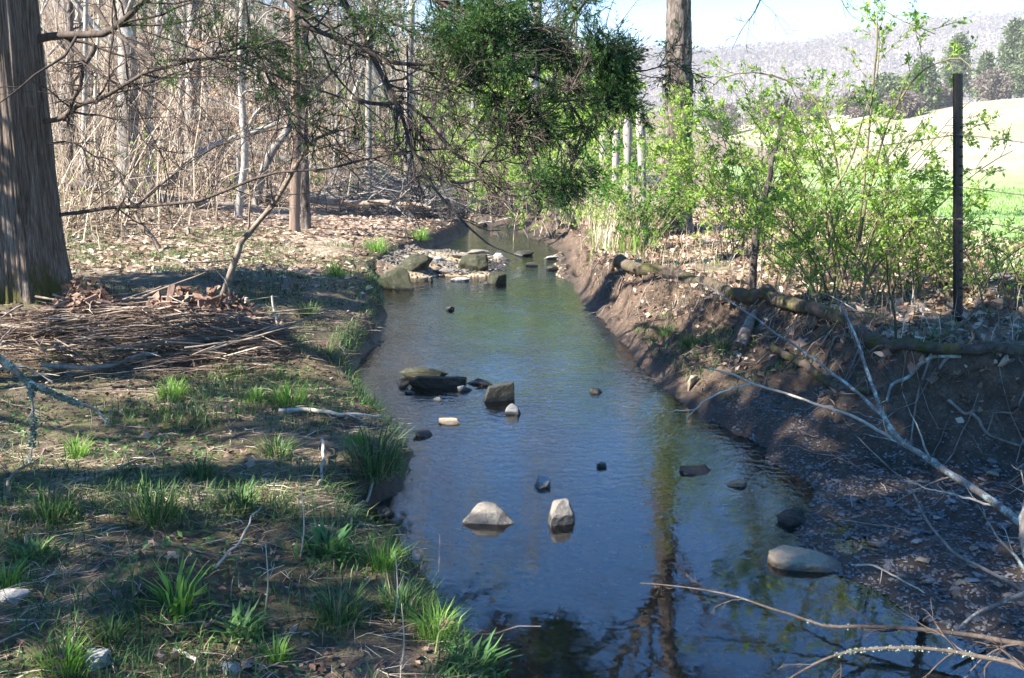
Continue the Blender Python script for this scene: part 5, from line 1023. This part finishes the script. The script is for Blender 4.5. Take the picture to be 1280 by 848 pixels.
# gravel too fine to count
def gravel(name, label, n, box, cond, smin, smax, mat):
    x = rng.uniform(box[0], box[1], n); y = rng.uniform(box[2], box[3], n); k = cond(x, y); x, y = x[k], y[k]; m = len(x)
    base = np.array([[1, 0, 0], [-1, 0, 0], [0, 1, 0], [0, -1, 0], [0, 0, 1.], [0, 0, -1.]]); f = np.array([[0, 2, 4], [2, 1, 4], [1, 3, 4], [3, 0, 4], [2, 0, 5], [1, 2, 5], [3, 1, 5], [0, 3, 5]])
    s = rng.uniform(smin, smax, (m, 1, 1)) ** 1.; an = rng.uniform(0, 6.28, m); c, sn = np.cos(an), np.sin(an); Rm = np.zeros((m, 3, 3)); Rm[:, 0, 0] = c; Rm[:, 0, 1] = -sn; Rm[:, 1, 0] = sn; Rm[:, 1, 1] = c; Rm[:, 2, 2] = 1; Rm[:, 0, 2] = rng.normal(0, .4, m); Rm[:, 2, 0] = rng.normal(0, .3, m)
    V = (base[None] * rng.uniform(.6, 1.2, (m, 6, 1)) * [1, .75, .45] * s) @ np.transpose(Rm, (0, 2, 1)) + onland(x, y, .002)[:, None, :]
    mb = MB().add(V.reshape(-1, 3), (f[None] + (np.arange(m) * 6)[:, None, None]).reshape(-1, 3)); return tag(mb.build(name, M[mat], None, False), label, kind='stuff')
gravel('gravel', 'fine dark gravel of the bar at the foot of the right bank', 16000, (.9, 3.2, 3., 6.4), lambda x, y: (shore(x, y)[1] > -.12) & (H(x, y) < .19), .004, .015, 'pebbles')
gravel('bed_gravel', 'pebbles scattered over the creek bed', 12000, (-2, 2.4, 3., 17), lambda x, y: (shore(x, y)[1] < 0) & (shore(x, y)[0] < 0), .005, .02, 'tan_rock')
gravel('riffle_gravel', 'small pale stones heaped between the riffle rocks', 5200, (-1.9, .2, 13.6, 17), lambda x, y: (H(x, y) > -.12) & (vn(x * 3, y * 3, 5) > .42) & (shore(x, y)[0] < 0), .015, .05, 'riffle_rock')
gravel('soil_crumbs', 'crumbs of earth on the cut right bank', 9000, (.8, 3.4, 4.6, 13), lambda x, y: (shore(x, y)[1] > .02) & (H(x, y) > .06) & (x < np.interp(y, LY, LX) + .1) & (vn(x * 5, y * 5, 7) > .4), .004, .022, 'bark_chip')
litter(16000, (.6, 3.4, 4.2, 18), .05, 'dead_leaf', 'bank_leaf_scraps', 'dead leaf scraps caught on the face of the right bank', lambda x, y: (shore(x, y)[1] > .05) & (H(x, y) > .22) & (x < np.interp(y, LY, LX) + .1) & ((vn(x * 2.4, y * 2.4, 9) > .5) | ((y > 8.5) & (vn(x * 3, y * 3, 10) > .4))), .5)

# ------------------------------------------------------------------ ground cover
def scatter(n, box, w):
    x = rng.uniform(box[0], box[1], n); y = rng.uniform(box[2], box[3], n); k = rng.random(n) < w(x, y); return x[k], y[k]
left_ok = lambda x, y: (shore(x, y)[0] > .03)
gw = lambda x, y: left_ok(x, y) * np.clip(-.02 + 2. * (vn(x * 1.7 + 3, y * 1.7, 301) * .6 + vn(x * 5, y * 5, 302) * .4 - .42), 0, 1)
mb = MB(); x, y = scatter(130000, (-4.6, .2, 2.4, 8), gw); blades(mb, onland(x, y, -.004), .085, .0036, .6, rnd=rng.random(len(x)) ** 1.2)
x, y = scatter(70000, (-6, 0, 8, 16), gw); blades(mb, onland(x, y, -.004), .075, .006, .5, rnd=rng.random(len(x)) ** 1.2)
tag(mb.build('grass', M['grass'], None, False), 'short sparse green grass growing over the left bank', kind='stuff')
mb = MB(); sw = lambda x, y: left_ok(x, y) * np.clip(2.2 * (vn(x * 1.1 + 13, y * 1.4, 311) * .6 + vn(x * 4, y * 4, 312) * .4 - .36), 0, 1)
x, y = scatter(60000, (-4.6, .2, 2.4, 9), sw); az = rng.normal(.35, 1., len(x)); blades(mb, onland(x, y, .008), .13, .0022, az=az, lie=True, rnd=rng.random(len(x)) ** 1.5)
x, y = scatter(12000, (-6, .2, 9, 16), sw); blades(mb, onland(x, y, .01), .14, .004, lie=True)
tag(mb.build('dead_straw', M['straw'], None, False), 'flattened dead grass stems strewn over the left bank', kind='stuff')
litter(11000, (-4.6, .2, 2.6, 9.5), .03, 'dark_leaf', 'leaf_scraps', 'small broken dead leaves scattered on the left bank', lambda x, y: left_ok(x, y) & (vn(x * 2, y * 2, 321) > .35), .7)
# moss-like small herbs
mb = MB(); x, y = scatter(20000, (-4.4, .2, 2.6, 7.5), lambda x, y: left_ok(x, y) * (vn(x * 1.9 + 40, y * 1.9, 331) > .56)); leaves(mb, onland(x, y, .01), .028, .5, flat=.5)
tag(mb.build('small_herbs', M['herb'], None, False), 'low broad leaved herbs between the grass on the left bank', kind='stuff')
mb = MB(); x, y = scatter(60000, (-2.6, .4, 2.6, 14), lambda x, y: ((shore(x, y)[0] > .02) & (shore(x, y)[0] < .2)) * np.clip(1.8 * (vn(x * 1.2, y * 1.7, 371) - .25), 0, 1)); blades(mb, onland(x, y, -.005), .13, .004, .8, az=rng.normal(0, .9, len(x)), droop=1.1, rnd=rng.random(len(x)) ** 1.1)
tag(mb.build('edge_grass', M['grass'], None, False), 'grass drooping over the edge of the left bank towards the water', kind='stuff')
mb = MB(); x, y = scatter(40000, (.6, 4, 5, 16), lambda x, y: (np.abs(x - np.interp(y, LY, LX) + .06) < .14) * np.clip(1.8 * (vn(x * 1.2, y * 1.7, 372) - .3), 0, 1)); blades(mb, onland(x, y, .0), .2, .004, .9, az=np.pi + rng.normal(.3, .9, len(x)), droop=1.2)
tag(mb.build('hanging_straw', M['straw'], None, False), 'dead grass and rootlets hanging over the lip of the right bank', kind='stuff')
# right bank cover
RB_ = lambda x, y: (x > np.interp(y, LY, LX) - .05) & (shore(x, y)[1] > .1)
mb = MB(); x, y = scatter(13000, (.8, 6.5, 5, 18), lambda x, y: RB_(x, y) * np.clip(vn(x * 2, y * 2, 341) * 1.6 - .35, 0, 1)); blades(mb, onland(x, y), .09, .006, .4, rnd=rng.random(len(x)) * .95)
x, y = scatter(2600, (.9, 2.1, 6.3, 9), lambda x, y: (shore(x, y)[1] > .08) * (vn(x * 4, y * 4, 342) > .45) * (x < np.interp(y, LY, LX) - .15)); blades(mb, onland(x, y), .07, .006, .5, rnd=rng.random(len(x)) * .8)
tag(mb.build('bank_grass', M['grass'], None, False), 'green grass and weeds along the top of the right bank', kind='stuff')
litter(34000, (.7, 7, 5.2, 20), .075, 'dead_leaf', 'bank_litter', 'brown dead leaves lying along the fence on the right bank', lambda x, y: RB_(x, y) & (vn(x * 1.5, y * 1.5, 351) > .22) & (x < 4.6 + .15 * y), .45)
mb = MB(); x, y = scatter(5200, (.7, 6, 5.6, 17), lambda x, y: RB_(x, y) * (vn(x * .9, y * .9, 361) > .35) * (x < 4 + .12 * y)); kk_ = rng.random(len(x)) < .5; x, y = x[kk_], y[kk_]; blades(mb, onland(x, y), .24, .004, .3, droop=.3)
x, y = scatter(2600, (.9, 3.0, 13, 22), lambda x, y: RB_(x, y) * (x < .128 * y)); blades(mb, onland(x, y), .55, .009, .18, droop=.3)
tag(mb.build('dry_grass', M['straw'], None, False), 'tall dry grass and stems along the old fence line', kind='stuff')
mb = MB(); x, y = scatter(4200, (.8, 5., 12, 24), lambda x, y: RB_(x, y) * (x < .128 * y) * (vn(x, y, 362) > .4)); blades(mb, onland(x, y), .35, .011, .25, rnd=.3 + .7 * rng.random(len(x)))
tag(mb.build('spring_weeds', M['fresh_grass'], None, False), 'fresh green weeds at the foot of the old wooden posts', kind='stuff')
# field grass near the fence
mb = MB(); x, y = scatter(26000, (4, 16, 6, 30), lambda x, y: (x > 3.9 + .1 * (y - 5)) * 1.); blades(mb, onland(x, y), .11, .012, .4); tag(mb.build('field_grass', M['fresh_grass'], None, False), 'bright new grass in the pasture behind the fence', kind='stuff')

# grass clumps one can count
TV = []
for k in range(5):
    mb = MB(); n_ = [70, 110, 46, 150, 60][k]; rr = rng.random(n_) ** .6 * [.05, .08, .03, .11, .06][k]; an = rng.uniform(0, 6.28, n_)
    blades(mb, np.stack([rr * np.cos(an), rr * np.sin(an), 0 * rr - .01], -1), [.13, .17, .15, .22, .11][k], [.006, .0065, .012, .006, .014][k], .45, az=an + rng.normal(0, .5, n_), droop=.6)
    r2_ = rng.random(n_) ** .5 * [.1, .14, .08, .17, .1][k]; blades(mb, np.stack([r2_ * np.cos(an), r2_ * np.sin(an), 0 * r2_ - .01], -1), [.07, .08, .07, .1, .06][k], [.005, .005, .008, .005, .011][k], .8, droop=1., rnd=rng.random(n_) ** .6)
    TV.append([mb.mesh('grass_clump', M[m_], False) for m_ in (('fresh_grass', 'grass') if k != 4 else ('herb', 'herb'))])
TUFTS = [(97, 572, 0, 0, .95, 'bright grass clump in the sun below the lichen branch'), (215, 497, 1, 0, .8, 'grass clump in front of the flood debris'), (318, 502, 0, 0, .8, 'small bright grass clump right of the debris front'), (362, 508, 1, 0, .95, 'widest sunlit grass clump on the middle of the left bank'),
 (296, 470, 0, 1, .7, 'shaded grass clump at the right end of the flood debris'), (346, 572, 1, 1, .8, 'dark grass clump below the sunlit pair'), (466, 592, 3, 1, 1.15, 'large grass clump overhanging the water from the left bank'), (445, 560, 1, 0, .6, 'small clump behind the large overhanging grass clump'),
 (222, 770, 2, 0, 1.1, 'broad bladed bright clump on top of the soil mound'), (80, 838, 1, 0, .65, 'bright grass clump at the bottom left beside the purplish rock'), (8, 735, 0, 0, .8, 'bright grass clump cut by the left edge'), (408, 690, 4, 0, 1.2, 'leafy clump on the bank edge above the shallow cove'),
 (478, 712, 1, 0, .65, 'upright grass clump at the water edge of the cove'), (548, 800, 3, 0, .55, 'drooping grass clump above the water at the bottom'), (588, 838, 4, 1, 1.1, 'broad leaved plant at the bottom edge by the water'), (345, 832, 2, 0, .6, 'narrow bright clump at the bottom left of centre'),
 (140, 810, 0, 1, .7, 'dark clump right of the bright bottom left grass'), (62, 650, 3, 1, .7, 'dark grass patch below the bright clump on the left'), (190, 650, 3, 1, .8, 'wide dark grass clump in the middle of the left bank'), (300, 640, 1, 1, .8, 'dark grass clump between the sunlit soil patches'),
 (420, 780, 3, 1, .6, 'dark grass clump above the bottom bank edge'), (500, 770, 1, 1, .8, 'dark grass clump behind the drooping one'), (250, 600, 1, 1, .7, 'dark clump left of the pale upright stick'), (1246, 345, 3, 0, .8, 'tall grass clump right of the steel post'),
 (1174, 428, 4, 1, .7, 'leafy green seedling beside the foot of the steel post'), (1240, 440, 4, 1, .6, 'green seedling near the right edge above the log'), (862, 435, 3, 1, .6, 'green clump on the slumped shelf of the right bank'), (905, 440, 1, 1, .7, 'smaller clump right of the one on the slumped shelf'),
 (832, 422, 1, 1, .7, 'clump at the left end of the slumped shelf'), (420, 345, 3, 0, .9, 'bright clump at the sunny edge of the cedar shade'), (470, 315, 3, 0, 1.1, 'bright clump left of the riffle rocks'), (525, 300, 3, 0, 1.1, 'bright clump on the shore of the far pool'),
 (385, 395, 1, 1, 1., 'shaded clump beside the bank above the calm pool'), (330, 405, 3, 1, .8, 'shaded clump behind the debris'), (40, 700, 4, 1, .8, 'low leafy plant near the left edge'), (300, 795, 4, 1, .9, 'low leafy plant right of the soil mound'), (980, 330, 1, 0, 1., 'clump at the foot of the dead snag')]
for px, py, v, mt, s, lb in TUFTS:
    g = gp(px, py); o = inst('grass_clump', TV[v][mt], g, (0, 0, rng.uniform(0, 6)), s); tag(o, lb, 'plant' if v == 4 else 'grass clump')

# ------------------------------------------------------------------ flood debris on the left bank
g = gp(200, 440); deb = empty('flood_debris', g, 'long heap of flood debris, dead reeds and bark, in front of the big cedar', 'debris heap')
mb = MB()
n_ = 3400; px = rng.uniform(-30, 350, n_); py = np.clip(rng.normal(438, 20, n_), 395, 476); 
c0 = gp(-30, 440); c1 = gp(345, 440)
t = rng.random(n_); x = c0[0] + (c1[0] - c0[0]) * t + rng.normal(0, .08, n_); y = np.interp(t, [0, 1], [c0[1], c1[1]]) + rng.normal(.1, .22, n_)
p = onland(x, y, .0); yc = np.interp(t, [0, 1], [c0[1], c1[1]]); p[:, 2] += rng.random(n_) * .14 * np.exp(-((y - yc - .05) / .3) ** 2) + .01
az = .15 + 1.6 * (vn(x * 2.3, y * 6, 377) - .5) + rng.normal(0, .42, n_) + np.pi * (rng.random(n_) < .5); p[:, 2] += .05 * (vn(x * 4, y * 4, 378)); blades(mb, p, rng.uniform(.08, .42, n_), rng.uniform(.003, .009, n_), az=az, lie=True)
mb.build('reeds', M['dead_reed'], deb, False, g)['kind'] = 'stuff'
mb = MB(); n_ = 3800; t = rng.random(n_); x = c0[0] + (c1[0] - c0[0]) * t; y = np.interp(t, [0, 1], [c0[1], c1[1]]) + rng.normal(.36, .24, n_); p = onland(x, y); hp = .26 * np.exp(-((t - .30) / .1) ** 2) + .24 * np.exp(-((t - .72) / .2) ** 2) + .08
p[:, 2] += rng.random(n_) * hp * np.exp(-((y - np.interp(t, [0, 1], [c0[1], c1[1]]) - .42) / .28) ** 2); leaves(mb, p, .06, .6); mb.build('dead_leaves', M['dark_leaf'], deb, False, g)['kind'] = 'stuff'
mb = MB()
for k in range(200):
    t = rng.random(); x = c0[0] + (c1[0] - c0[0]) * t; y = c0[1] + (c1[1] - c0[1]) * t + rng.normal(.42, .14); z = float(H(x, y)) + rng.uniform(.01, .9) * (.2 * math.exp(-((t - .30) / .1) ** 2) + .24 * math.exp(-((t - .72) / .2) ** 2) + .05)
    v = norm(np.array([rng.normal(0, 1), rng.normal(0, .6), rng.normal(0, .35)])); L_ = rng.uniform(.06, .2); w = np.cross(v, norm(rng.normal(size=3))) * rng.uniform(.02, .05); q = np.cross(v, norm(w)) * .006
    c = np.array([x, y, z]); cs = [c + sx * v * L_ * rng.uniform(.8, 1.1) + sy * w * rng.uniform(.5, 1.1) + sz * q for sx in (-.5, .5) for sy in (-1, 1) for sz in (-1, 1)]
    mb.add(cs, [[0, 1, 3, 2], [4, 6, 7, 5], [0, 4, 5, 1], [2, 3, 7, 6], [0, 2, 6, 4], [1, 5, 7, 3]])
t = rng.random(80); x = c0[0] + (c1[0] - c0[0]) * t; y = c0[1] + (c1[1] - c0[1]) * t + rng.normal(.2, .25, 80); az = rng.normal(.1, .8, 80); L_ = rng.uniform(.15, .6, 80); z0 = H(x, y) + rng.uniform(.03, .2, 80); tl = rng.normal(0, .18, 80); pts = [np.stack([x + np.cos(az) * L_ * q / 5 + rng.normal(0, .01, 80), y + np.sin(az) * L_ * q / 5, z0 + tl * L_ * q / 5], -1) for q in range(6)]
st = MB(); tubes(st, np.stack(pts, 1), rng.uniform(.003, .011, 80)[:, None] * np.linspace(1, .4, 6), 5, rough=.1); st.build('drift_sticks', M['deadwood'], deb, True, g)['kind'] = 'stuff'
mb.build('bark_pieces', M['bark_chip'], deb, False, g)['kind'] = 'stuff'
def on_ground_stick(name, label, pix, r0, r1, mat, lift=.02, kids=0, n=24, cat='stick', wob=.015):
    q = np.array([gp(a, b_) for a, b_ in pix]); q[:, 2] += lift if np.isscalar(lift) else np.array(lift); p = smooth_path(q, n); p += np.stack([fbm(np.linspace(0, 5, n), np.full(n, 3. * k), 2, int(pix[0][0]) + 7) for k in range(3)], -1) * wob
    e = empty(name, p[0], label, cat); r = np.linspace(r0, r1, n); mb = MB(); tubes(mb, p, r, 7, rough=.15); mb.build('stem', M[mat], e, True, p[0])
    if kids:
        P1, R1 = spawn(p[None], r[None], kids, (.2, 1), (.15, .4), (.3, .9), 6, .5, .02, .2); b = MB(); tubes(b, P1, np.maximum(R1, .0012), 4); b.build('twigs', M[mat], e, True, p[0])
    return e
on_ground_stick('driftwood', 'pale curved driftwood piece on top of the flood debris', [(88, 405), (110, 412), (135, 416), (150, 408), (168, 398)], .022, .015, 'palewood', .06)
on_ground_stick('driftwood', 'grey branch lying across the front of the flood debris', [(55, 470), (90, 475), (130, 472), (170, 462), (200, 452)], .016, .01, 'deadwood', .06)
on_ground_stick('driftwood', 'dark log end behind the flood debris at the left edge', [(-30, 418), (0, 421), (30, 424), (52, 427)], .035, .028, 'cedar_twig', .03)
on_ground_stick('driftwood', 'long bleached stick bundled in the right half of the debris', [(180, 448), (215, 442), (255, 436), (300, 432), (335, 428)], .016, .01, 'deadwood', .06)
on_ground_stick('driftwood', 'dark branch resting on the crest of the debris heap', [(240, 425), (270, 412), (300, 402), (330, 392)], .022, .014, 'deadwood', .07, 2)
on_ground_stick('driftwood', 'reddish dead log behind the debris at the far left', [(-30, 408), (5, 407), (40, 412)], .03, .025, 'brown_bark', .04)
limb('upright_stick', 'pale forked stick standing up right of the debris heap', 'stick', [(352, 425, 6.9), (347, 405, 6.9), (342, 385, 6.9), (340, 370, 6.9)], .012, .007, 'palewood', 2, (.2, .4))
limb('upright_stick', 'short pale broken stake at the crest of the debris heap', 'stick', [(307, 405, 7.1), (307, 385, 7.1), (308, 372, 7.1)], .014, .011, 'palewood')
on_ground_stick('stick', 'pale upright stick lying down the bare soil near the big overhanging clump', [(404, 560), (406, 580), (402, 600), (400, 615)], .009, .006, 'palewood', .03)
on_ground_stick('stick', 'pale root reaching over the left bank edge to the water', [(350, 520), (385, 520), (415, 523), (445, 528), (480, 530)], .013, .009, 'palewood', .03, 2)
on_ground_stick('stick', 'bleached root running down the cut bank into the cove', [(468, 610), (458, 630), (448, 645), (436, 660)], .008, .005, 'palewood', .03, 2)
on_ground_stick('stick', 'long thin twig slanting across the lower left bank', [(268, 725), (290, 698), (312, 670), (325, 650)], .005, .003, 'palewood', .04)
on_ground_stick('stick', 'thin bare twig at the left edge above the bright clump', [(8, 632), (20, 605), (45, 580), (60, 565)], .007, .003, 'deadwood', [.05, .05, .02, .02], 2)
on_ground_stick('stick', 'forked pale twig lying on the soil mound', [(218, 822), (232, 828), (248, 838)], .008, .005, 'palewood', .02, 2)
on_ground_stick('stick', 'dead twig crossing the dark grass above the bright clump', [(70, 620), (110, 606), (160, 585), (210, 560)], .009, .004, 'deadwood', .02, 3)
on_ground_stick('stick', 'grey stick lying on the shaded bank behind the debris', [(205, 325), (240, 332), (280, 330), (325, 322)], .012, .008, 'deadwood', .03, 2)
on_ground_stick('stick', 'dry stick between the dead leaves right of the steel post', [(1225, 345), (1250, 352), (1285, 350)], .007, .004, 'palewood', .04)
on_ground_stick('stick', 'pale stick leaning in the leaves behind the fallen log', [(985, 345), (1010, 368), (1040, 385), (1075, 405)], .005, .003, 'palewood', .06, 2)
limb('weed_stem', 'thin dry stem standing in the shallow water by the cove', 'stem', [(550, 770, 3.7), (548, 740, 3.75), (549, 700, 3.8), (550, 668, 3.85)], .0025, .0015, 'deadwood')
for k, (px, py) in enumerate([(500, 845), (492, 780), (330, 770), (375, 700)]):
    d_ = gd(px, py); limb('weed_stem', ['thin dead stem at the bottom edge near the water', 'dead stem rising behind the drooping grass clump', 'dead stem above the leafy plant right of the mound', 'dead stem among the leafy clump above the cove'][k], 'stem', [(px, py, d_), (px + 5, py - 40, d_), (px + 2, py - 90, d_)], .003, .0015, 'straw' if False else 'palewood', 3, (.2, .4))
litter_mb = MB()
# random fine sticks across both banks
n_ = 420; x, y = scatter(1100, (-4.4, .2, 2.5, 10), lambda x, y: left_ok(x, y) * .5); p0 = onland(x, y, .012); az = rng.uniform(0, 6.28, len(x)); L_ = rng.uniform(.08, .4, len(x)); pts = []
for q in range(5): xx = x + np.cos(az) * L_ * q / 4 + rng.normal(0, .008, len(x)); yy = y + np.sin(az) * L_ * q / 4 + rng.normal(0, .008, len(x)); pts.append(np.stack([xx, yy, np.maximum(H(xx, yy), 0) + rng.uniform(.008, .03, len(x))], -1))
mb = MB(); tubes(mb, np.stack(pts, 1), rng.uniform(.0015, .0045, len(x))[:, None] * np.linspace(1, .5, 5), 4)
x, y = scatter(1500, (.9, 5, 4.4, 14), lambda x, y: (shore(x, y)[1] > .15) * .5); az = rng.uniform(0, 6.28, len(x)); L_ = rng.uniform(.08, .45, len(x)); pts = []
for q in range(5): xx = x + np.cos(az) * L_ * q / 4; yy = y + np.sin(az) * L_ * q / 4; pts.append(np.stack([xx, yy, np.maximum(H(xx, yy), 0) + rng.uniform(.008, .05, len(x))], -1))
tubes(mb, np.stack(pts, 1), rng.uniform(.0015, .0045, len(x))[:, None] * np.linspace(1, .5, 5), 4)
tag(mb.build('twig_litter', M['deadwood'], None, False), 'fine fallen twigs scattered over both banks', kind='stuff')

# large curled dead leaves near the steel post and on the banks
LV = []
for k in range(4):
    ang = np.linspace(0, 2 * np.pi, 15)[:-1]; rr = 1 + .38 * np.cos(ang * 5) * (1 if k % 2 else .6) + .1 * np.cos(ang); V = np.stack([np.cos(ang) * rr, np.sin(ang) * rr * .85, np.zeros(14)], -1); Vi = V * .5
    al = np.vstack([V, Vi, [[0, 0, 0]]]); r2 = (al[:, :2] ** 2).sum(1); al[:, 2] = [.35, .5, -.3, .2][k] * r2 + .22 * np.sin(al[:, 0] * 3 + k) + .15 * np.cos(al[:, 1] * 4)
    i = np.arange(14); mb = MB(); v_ = rng.random(); mb.add(al, np.stack([i, (i + 1) % 14, (i + 1) % 14 + 14, i + 14], -1), [.25, .4, .15, .55][k]); mb.add(al, np.stack([i + 14, (i + 1) % 14 + 14, np.full(14, 28)], -1), [.25, .4, .15, .55][k]); LV.append(mb.mesh('dead_leaf', M['dead_leaf'], True))
n = 0
while n < 130:
    px = rng.uniform(1000, 1290); py = rng.uniform(322, 440) if n < 100 else rng.uniform(430, 560); g = gp(px, py)
    if g[2] < .3: n += .2; continue
    s = rng.uniform(.018, .045) * (g[1] / 6) ; inst('dead_leaf', LV[int(rng.integers(0, 4))], (g[0], g[1], g[2] + .02), (rng.normal(0, .5), rng.normal(0, .5), rng.uniform(0, 6.3)), s, bank_right); n += 1
for k in range(60):
    px = rng.uniform(60, 560); py = rng.uniform(470, 845); g = gp(px, py)
    if shore(g[0], g[1])[0] < .05: continue
    inst('dead_leaf', LV[int(rng.integers(0, 4))], (g[0], g[1], g[2] + .012), (rng.normal(0, .4), rng.normal(0, .4), rng.uniform(0, 6.3)), rng.uniform(.012, .024), bank_left)
g = P(607, 291, 6.3); o = inst('hanging_leaf', LV[1], P(613, 292, 6.28), (1.3, .3, .4), .022); tag(o, 'curled dead leaf caught on the drooping cedar twig', 'leaf')
g = P(553, 796, 3.45); o = inst('dead_leaf', LV[0], gp(553, 797) + [0, 0, .04], (.5, .2, .4), .03); tag(o, 'reddish lobed leaf on the drooping grass by the water', 'leaf')

# ------------------------------------------------------------------ valley haze
hz = bpy.data.materials.new('haze'); hz.use_nodes = True; hn = hz.node_tree; hn.nodes.remove(hn.nodes['Principled BSDF'])
pv = hn.nodes.new('ShaderNodeVolumePrincipled'); pv.inputs['Color'].default_value = (.95, .94, .95, 1); pv.inputs['Density'].default_value = .00072; pv.inputs['Anisotropy'].default_value = .0
hn.links.new(pv.outputs[0], hn.nodes['Material Output'].inputs['Volume'])
hv = np.array([[a, b_, c] for a in (-720., 900.) for b_ in (-80., 960.) for c in (-4., 98.)])
hb = MB().add(hv, [[0, 1, 3, 2], [4, 6, 7, 5], [0, 4, 5, 1], [2, 3, 7, 6], [0, 2, 6, 4], [1, 5, 7, 3]]).build('haze', hz, None, False)
tag(hb, 'pale haze lying over the valley and the far ridge', kind='stuff')
